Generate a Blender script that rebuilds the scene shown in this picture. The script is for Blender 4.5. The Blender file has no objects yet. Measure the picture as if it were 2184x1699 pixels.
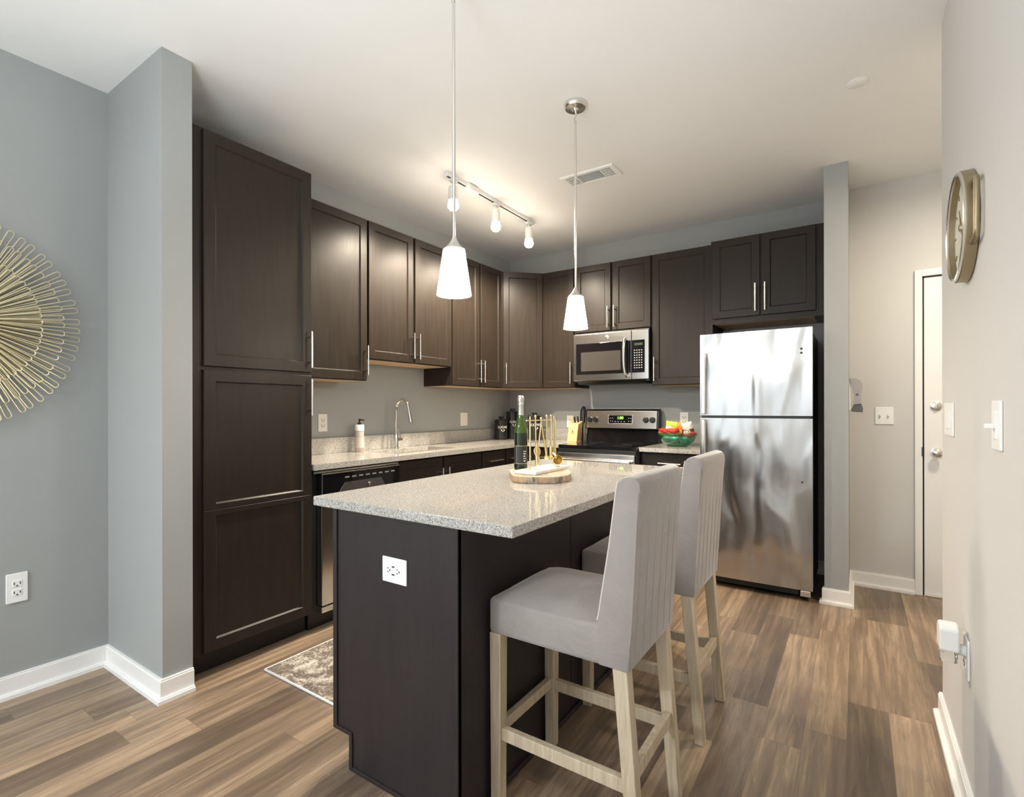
import bpy, bmesh, math, random
from mathutils import Vector, Matrix, Euler

random.seed(7)
SC = bpy.context.scene
COL = SC.collection
R = math.radians
PI = math.pi

# ------------------------------------------------------------------ camera, world, lights, exposure
FPX, CXP, CYP = 1095.39, 1092.55, 869.62          # pixels, for a 2184 x 1699 frame
cam = bpy.data.cameras.new('camera')
cam.sensor_fit = 'HORIZONTAL'; cam.sensor_width = 36.0
cam.lens = FPX / 2184 * 36.0
cam.shift_x = (1092.0 - CXP) / 2184
cam.shift_y = (CYP - 849.5) / 2184
cam.clip_start = 0.05
camo = bpy.data.objects.new('camera', cam); COL.objects.link(camo)
camo.rotation_euler = (Euler((PI/2, 0, 0.5907)).to_matrix() @ Matrix.Rotation(-0.0016, 3, 'Z')).to_euler()
camo.location = (2.9857, -4.4105, 1.2235)
SC.camera = camo

world = bpy.data.worlds.new('sky'); SC.world = world; world.use_nodes = True
world.node_tree.nodes['Background'].inputs[0].default_value = (0.80, 0.90, 1.0, 1)
world.node_tree.nodes['Background'].inputs[1].default_value = 1.0

def add_light(name, typ, loc, power, color, rot=(0, 0, 0), **kw):
    l = bpy.data.lights.new(name, typ); l.energy = power; l.color = color
    for k, v in kw.items(): setattr(l, k, v)
    o = bpy.data.objects.new(name, l); COL.objects.link(o); o.location = loc; o.rotation_euler = rot
    return o
DAY = (0.90, 0.95, 1.0); WARM = (1.0, 0.86, 0.68)
# daylight coming in through the two glazed openings of the living room behind the camera
for wx in (0.93, 2.07): add_light('daylight_rear', 'AREA', (wx, -8.02, 1.08), 4.5, DAY, (R(90), 0, 0), shape='RECTANGLE', size=0.86, size_y=2.0)
add_light('daylight_side', 'AREA', (-0.02, -6.2, 1.35), 26, DAY, (R(90), 0, R(-90)), shape='RECTANGLE', size=2.2, size_y=2.1)
add_light('hall_lamp', 'AREA', (3.72, -1.20, 2.635), 20, (1.0, 0.88, 0.70), shape='DISK', size=0.26)
add_light('added_fill_lamp', 'AREA', (0.95, -6.5, 2.60), 82, (0.90, 0.96, 1.0), shape='DISK', size=0.55)  # added fill light behind the camera, brightens walls and ceiling
for lx, ly, lz, lp in ((2.15, -4.80, 1.42, 66),): add_light('added_uplight', 'SPOT', (lx, ly, lz), lp, (0.86, 0.94, 1.0), (R(180), 0, 0), shadow_soft_size=0.30, spot_size=R(160), spot_blend=0.4)  # added uplight out of view, bounced off the ceiling

SC.view_settings.view_transform = 'Standard'
SC.view_settings.look = 'None'
SC.view_settings.gamma = 1.0
SC.view_settings.use_curve_mapping = False
SC.view_settings.exposure = 0.55

# ------------------------------------------------------------------ materials
class NT:
    def __init__(s, m): s.t = m.node_tree; s.n = s.t.nodes; s.b = s.n['Principled BSDF']
    def add(s, typ, **kw):
        n = s.n.new(typ)
        for k, v in kw.items(): setattr(n, k, v)
        return n
    def link(s, a, b): s.t.links.new(a, b)
    def math(s, op, a, b=None, c=None):
        n = s.add('ShaderNodeMath', operation=op)
        for i, v in enumerate((a, b, c)):
            if v is None: continue
            if isinstance(v, (int, float)): n.inputs[i].default_value = v
            else: s.link(v, n.inputs[i])
        return n.outputs[0]
    def mix(s, f, a, b, typ='MIX'):
        n = s.add('ShaderNodeMix', data_type='RGBA', blend_type=typ)
        for i, v in ((0, f), (6, a), (7, b)):
            if isinstance(v, (int, float)): n.inputs[i].default_value = v
            elif isinstance(v, tuple): n.inputs[i].default_value = (*v, 1) if len(v) == 3 else v
            else: s.link(v, n.inputs[i])
        return n.outputs[2]
    def coords(s, scale=(1, 1, 1), world=True):
        if world: src = s.add('ShaderNodeNewGeometry').outputs['Position']
        else: src = s.add('ShaderNodeTexCoord').outputs['Object']
        m = s.add('ShaderNodeMapping'); m.inputs['Scale'].default_value = scale
        s.link(src, m.inputs['Vector']); return m.outputs[0]
    def noise(s, vec, scale, detail=4, rough=.5, dist=0):
        n = s.add('ShaderNodeTexNoise'); s.link(vec, n.inputs['Vector'])
        n.inputs['Scale'].default_value = scale; n.inputs['Detail'].default_value = detail
        n.inputs['Roughness'].default_value = rough; n.inputs['Distortion'].default_value = dist
        return n.outputs['Fac']
    def ramp(s, f, stops, interp='LINEAR'):
        n = s.add('ShaderNodeValToRGB'); n.color_ramp.interpolation = interp
        e = n.color_ramp.elements
        while len(e) < len(stops): e.new(.5)
        for x, (p, c) in zip(e, stops): x.position = p; x.color = (*c, 1) if len(c) == 3 else c
        s.link(f, n.inputs[0]); return n.outputs[0]
    def bump(s, h, strength=.2, dist=.01):
        n = s.add('ShaderNodeBump'); n.inputs['Strength'].default_value = strength; n.inputs['Distance'].default_value = dist
        s.link(h, n.inputs['Height']); s.link(n.outputs[0], s.b.inputs['Normal'])

def mat(name, color, rough=.5, metal=0., **kw):
    m = bpy.data.materials.new(name); m.use_nodes = True
    b = m.node_tree.nodes['Principled BSDF']
    b.inputs['Base Color'].default_value = (*color, 1)
    b.inputs['Roughness'].default_value = rough
    b.inputs['Metallic'].default_value = metal
    for k, v in kw.items(): b.inputs[k].default_value = v
    return m

def paint(name, color, rough=.6):
    m = mat(name, color, rough); t = NT(m)
    v = t.coords(); t.link(t.mix(t.noise(v, 3, 2), tuple(c*.985 for c in color), tuple(min(1, c*1.015) for c in color)), t.b.inputs['Base Color'])
    t.bump(t.noise(v, 350, 2), .06, .002)
    return m

def wood_dark(name, base, rough=.36, axis='Z'):
    m = mat(name, base, rough); t = NT(m)
    sc = {'Z': (14, 14, 1.0), 'Y': (14, 1.0, 14), 'X': (1.0, 14, 14)}[axis]
    v = t.coords(sc); g = t.noise(v, 3.0, 6, .6, .4)
    fine = t.noise(t.coords(tuple(c*3 for c in sc)), 6, 3)
    c = t.mix(g, tuple(x*.62 for x in base), tuple(x*1.5 for x in base))
    c = t.mix(t.math('MULTIPLY', fine, .35), c, tuple(x*.5 for x in base))
    t.link(c, t.b.inputs['Base Color'])
    t.link(t.math('ADD', t.math('MULTIPLY', g, .10), rough-.05), t.b.inputs['Roughness'])
    t.bump(fine, .05, .002)
    t.b.inputs['Specular IOR Level'].default_value = .25
    return m

def wood_light(name, c0, c1, rough=.55, axis='Z'):
    m = mat(name, c0, rough); t = NT(m)
    sc = {'Z': (16, 16, 1.3), 'Y': (16, 1.3, 16), 'X': (1.3, 16, 16)}[axis]
    g = t.noise(t.coords(sc, False), 3.5, 6, .65, .6)
    t.link(t.ramp(g, [(.3, c0), (.7, c1)]), t.b.inputs['Base Color']); t.bump(g, .12, .003)
    return m

def granite(name):
    m = mat(name, (.6, .57, .52), .035, **{'Specular IOR Level': .42}); t = NT(m)
    v = t.coords()
    n1 = t.noise(v, 210, 2, .6); n2 = t.noise(v, 420, 1, .5); n3 = t.noise(v, 16, 3, .5)
    c = t.ramp(n1, [(.30, (.13, .122, .11)), (.42, (.275, .26, .235)), (.52, (.37, .353, .325)), (.70, (.48, .463, .43))])
    c = t.mix(t.ramp(n2, [(.60, (0, 0, 0)), (.68, (1, 1, 1))]), c, (.86, .84, .80))
    c = t.mix(t.ramp(n2, [(.28, (1, 1, 1)), (.36, (0, 0, 0))]), c, (.12, .11, .105))
    c = t.mix(t.math('MULTIPLY', n3, .16), c, (.45, .42, .385))
    t.link(c, t.b.inputs['Base Color'])
    return m

def floor_mat():
    m = mat('vinyl_plank', (.35, .27, .2), .42); t = NT(m)
    pos = t.add('ShaderNodeNewGeometry').outputs['Position']
    s = t.add('ShaderNodeSeparateXYZ'); t.link(pos, s.inputs[0]); X, Y = s.outputs[0], s.outputs[1]
    W, L = .136, 1.05
    u = t.math('DIVIDE', t.math('ADD', X, 20.03), W); row = t.math('FLOOR', u); fu = t.math('FRACT', u)
    wn = t.add('ShaderNodeTexWhiteNoise', noise_dimensions='1D'); t.link(row, wn.inputs['W'])
    w = t.math('ADD', t.math('DIVIDE', t.math('ADD', Y, 30.0), L), wn.outputs['Value'])
    pid = t.math('FLOOR', w); fw = t.math('FRACT', w)
    cv = t.add('ShaderNodeCombineXYZ'); t.link(row, cv.inputs[0]); t.link(pid, cv.inputs[1])
    wc = t.add('ShaderNodeTexWhiteNoise', noise_dimensions='2D'); t.link(cv.outputs[0], wc.inputs['Vector'])
    rnd = wc.outputs['Value']
    gv = t.add('ShaderNodeCombineXYZ')
    t.link(t.math('MULTIPLY', X, 1.0), gv.inputs[0]); t.link(t.math('MULTIPLY', Y, .10), gv.inputs[1]); t.link(t.math('MULTIPLY', rnd, 37.0), gv.inputs[2])
    big = t.noise(gv.outputs[0], 7.0, 5, .6, 1.0)
    fine = t.noise(gv.outputs[0], 70.0, 4, .6, .3)
    wv = t.add('ShaderNodeTexWave', wave_type='BANDS', bands_direction='X'); t.link(gv.outputs[0], wv.inputs['Vector'])
    wv.inputs['Scale'].default_value = 7.0; wv.inputs['Distortion'].default_value = 9.0
    wv.inputs['Detail'].default_value = 2.5; wv.inputs['Detail Scale'].default_value = 1.3
    c = t.ramp(big, [(.28, (.105, .077, .058)), (.42, (.200, .147, .102)), (.56, (.300, .225, .156)), (.72, (.390, .303, .218))])
    gv2 = t.add('ShaderNodeCombineXYZ'); t.link(X, gv2.inputs[0]); t.link(t.math('MULTIPLY', Y, .045), gv2.inputs[1]); t.link(t.math('MULTIPLY', rnd, 53.0), gv2.inputs[2])
    mid = t.noise(gv2.outputs[0], 34.0, 4, .6, .8)
    msk = t.noise(gv.outputs[0], 3.2, 2, .5)
    c = t.mix(t.math('MULTIPLY', t.math('POWER', wv.outputs['Fac'], 3.0), t.math('MULTIPLY', t.math('GREATER_THAN', msk, .50), .45)), c, (.125, .092, .070))
    c = t.mix(t.ramp(mid, [(.40, (.42, .42, .42)), (.56, (0, 0, 0))]), c, (.120, .092, .074))
    c = t.mix(t.ramp(mid, [(.56, (0, 0, 0)), (.68, (.34, .34, .34))]), c, (.46, .37, .275))
    c = t.mix(t.math('MULTIPLY', t.math('GREATER_THAN', fine, .56), .32), c, (.150, .115, .090))
    tint = t.ramp(rnd, [(0, (.56, .53, .51)), (.35, (.86, .82, .78)), (.65, (1.06, 1.0, .93)), (1, (1.22, 1.16, 1.08))])
    c = t.mix(1.0, c, tint, 'MULTIPLY')
    e1 = t.math('LESS_THAN', t.math('MINIMUM', fu, t.math('SUBTRACT', 1.0, fu)), .007)
    e2 = t.math('LESS_THAN', t.math('MINIMUM', fw, t.math('SUBTRACT', 1.0, fw)), .0010)
    edge = t.math('MAXIMUM', e1, e2)
    c = t.mix(t.math('MULTIPLY', edge, .55), c, (.10, .075, .055))
    t.link(c, t.b.inputs['Base Color'])
    t.link(t.math('ADD', t.math('MULTIPLY', fine, .16), .30), t.b.inputs['Roughness'])
    t.bump(t.math('SUBTRACT', t.math('MULTIPLY', fine, .4), edge), .10, .003)
    return m

def steel(name, color=(.62, .615, .60), rough=.2, wavy=None, brushed='X', aniso=0):
    m = mat(name, color, rough, 1.0); t = NT(m)
    sc = {'X': (2, 300, 300), 'Z': (300, 300, 2)}[brushed]
    f = t.noise(t.coords(sc), 3, 2)
    t.link(t.math('ADD', t.math('MULTIPLY', f, .05 if aniso else .08), rough-.04), t.b.inputs['Roughness'])
    if aniso:
        t.b.inputs['Anisotropic'].default_value = aniso
        tg = t.add('ShaderNodeTangent', direction_type='RADIAL', axis='Z'); t.link(tg.outputs[0], t.b.inputs['Tangent'])
    if wavy:
        t.bump(t.noise(t.coords(wavy[0]), 1.0, .6, .4, .35), 1.0, wavy[1])
    return m

def fabric(name, color):
    m = mat(name, color, .85); t = NT(m)
    v = t.coords(world=False); n = t.noise(v, 7, 4, .6, .6); f = t.noise(v, 500, 2)
    t.link(t.mix(n, tuple(c*.82 for c in color), tuple(c*1.15 for c in color)), t.b.inputs['Base Color'])
    t.b.inputs['Sheen Weight'].default_value = .45; t.b.inputs['Sheen Roughness'].default_value = .4
    t.bump(t.math('ADD', t.math('MULTIPLY', n, 1.0), t.math('MULTIPLY', f, .03)), .45, .016)
    return m

def emit(name, color, strength, base=(.9, .9, .9)):
    m = mat(name, base, .4); b = m.node_tree.nodes['Principled BSDF']
    b.inputs['Emission Color'].default_value = (*color, 1); b.inputs['Emission Strength'].default_value = strength
    return m

def glass(name, color, rough=.02):
    return mat(name, color, rough, **{'Transmission Weight': 1.0, 'IOR': 1.45})

def pane_mat(name):
    m = bpy.data.materials.new(name); m.use_nodes = True; n = m.node_tree.nodes; l = m.node_tree.links
    n.clear(); o = n.new('ShaderNodeOutputMaterial'); mx = n.new('ShaderNodeMixShader'); tr = n.new('ShaderNodeBsdfTransparent'); gl = n.new('ShaderNodeBsdfGlossy')
    gl.inputs['Roughness'].default_value = .02; mx.inputs[0].default_value = .06
    l.new(tr.outputs[0], mx.inputs[1]); l.new(gl.outputs[0], mx.inputs[2]); l.new(mx.outputs[0], o.inputs[0]); return m

def rug_mat():
    m = mat('rug_pile', (.5, .45, .4), .95); t = NT(m); v = t.coords()
    n = t.noise(v, 11, 6, .7, .8); f = t.noise(v, 90, 4, .7)
    k = t.math('ADD', t.math('MULTIPLY', n, .62), t.math('MULTIPLY', f, .38))
    t.link(t.ramp(k, [(.42, (.10, .078, .058)), (.50, (.21, .17, .135)), (.55, (.46, .41, .345)), (.64, (.66, .61, .54))]), t.b.inputs['Base Color'])
    t.bump(f, .5, .006); return m

def slab_mat():
    m = mat('bark_edge_wood', (.3, .22, .15), .6); t = NT(m); v = t.coords((1, 1, .35))
    n = t.noise(v, 55, 5, .65, .5); n2 = t.noise(t.coords(), 9, 2)
    c = t.ramp(n, [(.32, (.09, .075, .06)), (.5, (.30, .245, .185)), (.68, (.50, .42, .33))])
    c = t.mix(t.ramp(n2, [(.45, (0, 0, 0)), (.56, (1, 1, 1))]), c, t.mix(n, (.25, .15, .075), (.60, .42, .25)))
    t.link(c, t.b.inputs['Base Color']); t.bump(n, .5, .006); return m

GREY = paint('grey_wall_paint', (.322, .335, .330), .55)
CREAM = paint('warm_white_wall_paint', (.590, .579, .562), .6)
CEIL = paint('ceiling_paint', (.80, .80, .79), .7)
TRIM = mat('white_trim', (.83, .82, .80), .35)
FLOOR = floor_mat()
ESP = wood_dark('espresso_wood', (.0235, .0175, .0130), .36)
ESPH = wood_dark('espresso_wood_horizontal', (.0235, .0175, .0130), .36, 'Y')
ISLW = wood_dark('espresso_laminate', (.027, .021, .0215), .42)
KICK = mat('black_toe_kick', (.008, .007, .006), .5)
MAPLE = wood_light('maple_underside', (.50, .33, .17), (.62, .43, .25), .5, 'Y')
GRAN = granite('grey_granite')
NICKEL = mat('brushed_nickel', (.74, .72, .68), .24, 1.0)
CHROME = mat('chrome', (.80, .79, .77), .08, 1.0)
STEEL = steel('stainless_steel', (.64, .62, .59), .20)
FRSTEEL = steel('wavy_stainless_door', (.58, .58, .575), .27, ((8.0, 8.0, 2.4), .030), 'X', .94)
DARKSTEEL = mat('dark_grey_enamel', (.045, .045, .047), .45)
BLACK = mat('black_plastic', (.010, .010, .011), .35)
GLOSS = mat('black_glass', (.006, .006, .007), .06)
SMOKE = mat('smoked_glass', (.055, .050, .046), .10)
WHITE = mat('white_plastic', (.82, .82, .80), .35)
OFFW = mat('ivory_plastic', (.76, .74, .69), .35)
SLOT = mat('dark_slot', (.03, .03, .03), .6)
FAB = fabric('grey_velvet', (.315, .282, .262))
PIPE = mat('pale_piping', (.58, .53, .48), .7)
LEGW = wood_light('whitewashed_wood', (.40, .31, .20), (.60, .51, .38), .5)
BRASS = mat('polished_brass', (.80, .67, .36), .22, 1.0)
PALEGOLD = mat('pale_gold_wire', (.70, .63, .44), .32, 1.0)
BRONZE = mat('aged_bronze', (.36, .30, .19), .38, .85)
MARBLE = mat('white_marble', (.80, .77, .72), .25)
SLAB = slab_mat()
RUG = rug_mat()
RUGEDGE = mat('rug_binding', (.78, .76, .72), .9)
SHADE = emit('frosted_glass_shade', (1.0, .95, .84), 26.0)
BULB = emit('lamp_bulb', (1.0, .93, .80), 16.0)
BOTTLE = mat('dark_green_glass', (.012, .022, .008), .05, **{'Transmission Weight': .25})
BOTLIT = mat('lit_green_glass', (.055, .105, .012), .06, **{'Transmission Weight': .3})  # lighter copy of the bottle glass, stands in for light shining through
FOIL = mat('silver_foil', (.56, .57, .55), .32, .9)
LABELDK = mat('black_label', (.02, .022, .026), .4)
GOLDLINE = mat('gold_print', (.55, .47, .27), .4, .6)
PRINT = mat('white_print', (.78, .76, .72), .5)
CANI = mat('black_canister_enamel', (.014, .013, .013), .22)
BLOCK = wood_light('beech', (.62, .38, .16), (.74, .49, .24), .45)
CLOCKFACE = mat('cream_dial', (.60, .57, .50), .5)
GREENGLASS = glass('green_glass', (.42, .72, .56))
DISP = mat('grey_translucent_plastic', (.40, .37, .38), .2)
DISPB = mat('dark_grey_plastic', (.12, .11, .12), .35)
SOAP = mat('clear_soap_bottle', (.66, .58, .53), .12, **{'Transmission Weight': .3})
LEDG = emit('green_led', (.35, 1.0, .10), 2.2, (.1, .3, .05))
PANE = pane_mat('window_glass')

# ------------------------------------------------------------------ mesh helpers (world coordinates)
class MB:
    def __init__(s): s.bm = bmesh.new()
    def faces(s, verts, faces):
        vs = [s.bm.verts.new(v) for v in verts]
        for f in faces:
            try: s.bm.faces.new([vs[i] for i in f])
            except ValueError: pass
        return s
    def box(s, a, b, bev=0., M=None, seg=2, sm=False):
        lo = [min(p, q) for p, q in zip(a, b)]; hi = [max(p, q) for p, q in zip(a, b)]
        t = bmesh.new(); bmesh.ops.create_cube(t, size=1)
        for v in t.verts: v.co = Vector([lo[i] + (v.co[i] + .5)*(hi[i]-lo[i]) for i in range(3)])
        if bev: bmesh.ops.bevel(t, geom=t.edges[:], offset=min(bev, *[(hi[i]-lo[i])*.49 for i in range(3)]), segments=seg, profile=.5, affect='EDGES')
        return s.merge(t, M, sm)
    def merge(s, t, M=None, sm=True):
        for f in t.faces: f.smooth = sm
        if M is not None:
            for v in t.verts: v.co = Vector(M(*v.co)) if callable(M) else M @ v.co
        me = bpy.data.meshes.new('t'); bmesh.ops.recalc_face_normals(t, faces=t.faces[:]); t.to_mesh(me); t.free()
        s.bm.from_mesh(me); bpy.data.meshes.remove(me); return s
    def prism(s, pts, ax, a, b, bev=0., sm=False):
        # polygon pts in the two other axes, extruded along axis ax from a to b
        i, j = [k for k in range(3) if k != ax]
        def P(p, h):
            c = [0, 0, 0]; c[i], c[j], c[ax] = p[0], p[1], h; return c
        n = len(pts); t = bmesh.new()
        va = [t.verts.new(P(p, a)) for p in pts]; vb = [t.verts.new(P(p, b)) for p in pts]
        t.faces.new(va); t.faces.new(vb[::-1])
        for k in range(n): t.faces.new([va[k], vb[k], vb[(k+1) % n], va[(k+1) % n]])
        if bev: bmesh.ops.bevel(t, geom=t.edges[:], offset=bev, segments=2, profile=.5, affect='EDGES')
        return s.merge(t, None, sm or not bev)
    def tube(s, path, r, n=10, cap=True, closed=False):
        P = [Vector(p) for p in path]; rs = r if isinstance(r, (list, tuple)) else [r]*len(P)
        t = bmesh.new(); rings = []; N = len(P); up = None
        for k in range(N):
            if closed: d = P[(k+1) % N] - P[k-1]
            else: d = P[min(k+1, N-1)] - P[max(k-1, 0)]
            d.normalize()
            if up is None: up = d.orthogonal().normalized()
            else:
                up = up - d*up.dot(d)
                up = up.normalized() if up.length > 1e-6 else d.orthogonal().normalized()
            w = d.cross(up)
            rings.append([t.verts.new(P[k] + (up*math.cos(2*PI*q/n) + w*math.sin(2*PI*q/n))*rs[k]) for q in range(n)])
        for k in range(N if closed else N-1):
            A, B = rings[k], rings[(k+1) % N]
            for q in range(n): t.faces.new([A[q], A[(q+1) % n], B[(q+1) % n], B[q]])
        if cap and not closed: t.faces.new(rings[0]); t.faces.new(rings[-1])
        return s.merge(t)
    def lathe(s, prof, c, n=32, axis=(0, 0, 1), capped=True):
        ax = Vector(axis).normalized(); u = ax.orthogonal().normalized(); w = ax.cross(u); c = Vector(c); t = bmesh.new(); rings = []
        for r, h in prof:
            if r < 1e-6: rings.append([t.verts.new(c + ax*h)])
            else: rings.append([t.verts.new(c + ax*h + (u*math.cos(2*PI*q/n) + w*math.sin(2*PI*q/n))*r) for q in range(n)])
        for A, B in zip(rings, rings[1:]):
            for q in range(n):
                if len(A) == 1 and len(B) == 1: continue
                if len(A) == 1: t.faces.new([A[0], B[q], B[(q+1) % n]])
                elif len(B) == 1: t.faces.new([A[q], A[(q+1) % n], B[0]])
                else: t.faces.new([A[q], A[(q+1) % n], B[(q+1) % n], B[q]])
        if capped:
            for rg in (rings[0], rings[-1]):
                if len(rg) > 2: t.faces.new(rg)
        return s.merge(t)
    def door(s, M, u0, u1, v0, v1, n0, n1, fw=(.052, .052, .052, .052), rec=.008, step=.007):
        # framed flat-panel door: fw = stile left, stile right, rail bottom, rail top
        l, r, b, tp = fw; c = .0025; t = bmesh.new()
        def ring(du0, du1, dv0, dv1, n): return [t.verts.new((u0+du0, v0+dv0, n)), t.verts.new((u1-du1, v0+dv0, n)), t.verts.new((u1-du1, v1-dv1, n)), t.verts.new((u0+du0, v1-dv1, n))]
        rs = [ring(0, 0, 0, 0, n0), ring(0, 0, 0, 0, n1-c), ring(c, c, c, c, n1), ring(l, r, b, tp, n1), ring(l+step, r+step, b+step, tp+step, n1-rec)]
        for A, B in zip(rs, rs[1:]):
            for k in range(4): t.faces.new([A[k], A[(k+1) % 4], B[(k+1) % 4], B[k]])
        t.faces.new(rs[0][::-1]); t.faces.new(rs[-1])
        return s.merge(t, lambda u, v, n: M(u, v, n), False)

WO = {}
def finish(name, mb, m, loc, smooth=True, angle=40):
    me = bpy.data.meshes.new(name)
    bm = mb.bm
    bmesh.ops.translate(bm, verts=bm.verts[:], vec=-Vector(loc))
    bm.to_mesh(me); bm.free(); me.materials.append(m)
    if smooth:
        fl = [p.use_smooth for p in me.polygons]
        me.set_sharp_from_angle(angle=R(angle)); me.polygons.foreach_set('use_smooth', fl)
    o = bpy.data.objects.new(name, me); COL.objects.link(o); return o
def thing(name, label, cat, loc, group=None):
    o = bpy.data.objects.new(name, None); o.empty_display_size = .05; COL.objects.link(o); o.location = loc
    o['label'] = label; o['category'] = cat
    if group: o['group'] = group
    WO[o.name] = Vector(loc); return o
def part(name, mb, m, parent, label=None, **kw):
    L = WO[parent.name]; o = finish(name, mb, m, L, **kw); o.parent = parent; WO[o.name] = L
    if label: o['label'] = label
    return o
def single(name, mb, m, label, cat, group=None, **kw):
    vs = [v.co for v in mb.bm.verts]
    L = Vector(((min(v.x for v in vs)+max(v.x for v in vs))/2, (min(v.y for v in vs)+max(v.y for v in vs))/2, min(v.z for v in vs)))
    o = finish(name, mb, m, L, **kw); o.location = L; WO[o.name] = L
    o['label'] = label; o['category'] = cat
    if group: o['group'] = group
    return o
def struct(name, mb, m, label=None, parent=None, cat=None):
    if parent is not None: return part(name, mb, m, parent, label)
    o = single(name, mb, m, label or name, cat or name.split('_')[0]); o['kind'] = 'structure'; return o
def copy_tree(o, parent=None, dloc=None):
    c = o.copy(); COL.objects.link(c); c.parent = parent
    if dloc is not None: c.location = o.location + Vector(dloc)
    for ch in list(o.children): copy_tree(ch, c)
    return c
def text_mesh(txt, size, M, depth=.0006):
    cu = bpy.data.curves.new('txt', 'FONT'); cu.body = txt; cu.size = size; cu.align_x = 'CENTER'; cu.align_y = 'CENTER'; cu.extrude = depth
    o = bpy.data.objects.new('txt', cu); COL.objects.link(o)
    dg = bpy.context.evaluated_depsgraph_get(); me = bpy.data.meshes.new_from_object(o.evaluated_get(dg))
    t = bmesh.new(); t.from_mesh(me); bpy.data.objects.remove(o); bpy.data.meshes.remove(me)
    mb = MB(); mb.merge(t, lambda u, v, n: M(u, v, n)); return mb

ML = lambda u, v, n: (n, u, v)            # fronts on the left wall: u = y, n = x
MBK = lambda u, v, n: (u, -n, v)          # fronts on the back wall: u = x, n = -y
def bar_v(M, u, v0, v1, n, r=.0055, so=.03):
    mb = MB(); mb.tube([M(u, v0, n+so), M(u, v1, n+so)], r, 10)
    for v in (v0+.03, v1-.03): mb.tube([M(u, v, n-.001), M(u, v, n+so)], r*.8, 8)
    return mb
def bar_h(M, u0, u1, v, n, r=.0055, so=.03):
    mb = MB(); mb.tube([M(u0, v, n+so), M(u1, v, n+so)], r, 10)
    for u in (u0+.025, u1-.025): mb.tube([M(u, v, n-.001), M(u, v, n+so)], r*.8, 8)
    return mb

# ------------------------------------------------------------------ room shell
HC = 2.7354
struct('floor', MB().box((-.3, -8.3, -.1), (4.8, .3, 0)), FLOOR, 'wood-look vinyl plank floor in mixed tan and grey-brown', cat='floor')
struct('ceiling', MB().box((-.3, -8.3, HC), (4.8, .3, HC+.1)), CEIL, 'smooth off-white ceiling', cat='ceiling')
mb = MB()
mb.box((-.12, -5.0, 0), (0, .12, HC)); mb.box((-.12, -8.12, 0), (0, -7.4, HC)); mb.box((-.12, -7.4, 2.42), (0, -5.0, HC)); mb.box((-.12, -7.4, 0), (0, -5.0, .30))
struct('wall_left', mb, GREY, 'grey wall on the left, behind the sink and the wire sunburst', cat='wall')
struct('wall_back', MB().box((0, 0, 0), (2.944, .12, HC)), GREY, 'grey wall behind the stove and refrigerator', cat='wall')
struct('wall_partition_left', MB().box((0, -3.4434, 0), (.5766, -3.3254, HC)), GREY, 'short grey partition wall beside the tall pantry', cat='wall')
struct('wall_partition_right', MB().box((2.8165, -.647, 0), (2.944, 0, HC)), GREY, 'narrow grey partition wall right of the refrigerator', cat='wall')
struct('wall_entry', MB().box((2.944, -.14, 0), (4.72, 0, HC)), CREAM, 'warm white wall with the entry door', cat='wall')
struct('wall_right', MB().box((3.266, -8.12, 0), (3.38, -1.7832, HC)), CREAM, 'warm white wall on the right, carrying the bronze clock', cat='wall')
struct('wall_hall', MB().box((4.6, -2.0, 0), (4.72, -.14, HC)).box((3.38, -2.0, 0), (4.6, -1.88, HC)), CREAM, 'warm white wall closing the entry hall', cat='wall')
mb = MB()
mb.box((-.12, -8.12, 0), (.48, -8.0, HC)); mb.box((1.38, -8.12, 0), (1.62, -8.0, HC)); mb.box((2.52, -8.12, 0), (3.38, -8.0, HC))
for a, b in ((.48, 1.38), (1.62, 2.52)): mb.box((a, -8.12, 2.12), (b, -8.0, HC)); mb.box((a, -8.12, 0), (b, -8.0, .05))
struct('wall_rear', mb, CREAM, 'warm white living room wall with two tall windows', cat='wall')
def window(name, M, u0, u1, label, nl=2, zb=.05, zt=2.12):
    t = thing(name, label, 'window', M((u0+u1)/2, zb, 0)); t['kind'] = 'structure'
    mb = MB(); F = .06
    def bx(a, b, c, d): mb.box((a, c, .01), (b, d, .09), 0, M)
    bx(u0, u0+F, zb, zt); bx(u1-F, u1, zb, zt); bx(u0+F, u1-F, zb, zb+F); bx(u0+F, u1-F, zt-F, zt)
    for k in range(1, nl):
        c = u0 + (u1-u0)*k/nl; bx(c-.03, c+.03, zb+F, zt-F)
    part('window_frame', mb, TRIM, t); part('pane', MB().box((u0+F, zb+F, .045), (u1-F, zt-F, .051), 0, M), PANE, t)
window('window_1', lambda u, v, n: (u, -8.0-n, v), .48, 1.38, 'tall white framed window in the rear wall, nearer the left wall')
window('window_3', lambda u, v, n: (u, -8.0-n, v), 1.62, 2.52, 'tall white framed window in the rear wall, nearer the right wall')
window('window_2', lambda u, v, n: (-n, u, v), -7.4, -5.0, 'wide white framed living room window in the left wall', 3, .30, 2.42)

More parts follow.
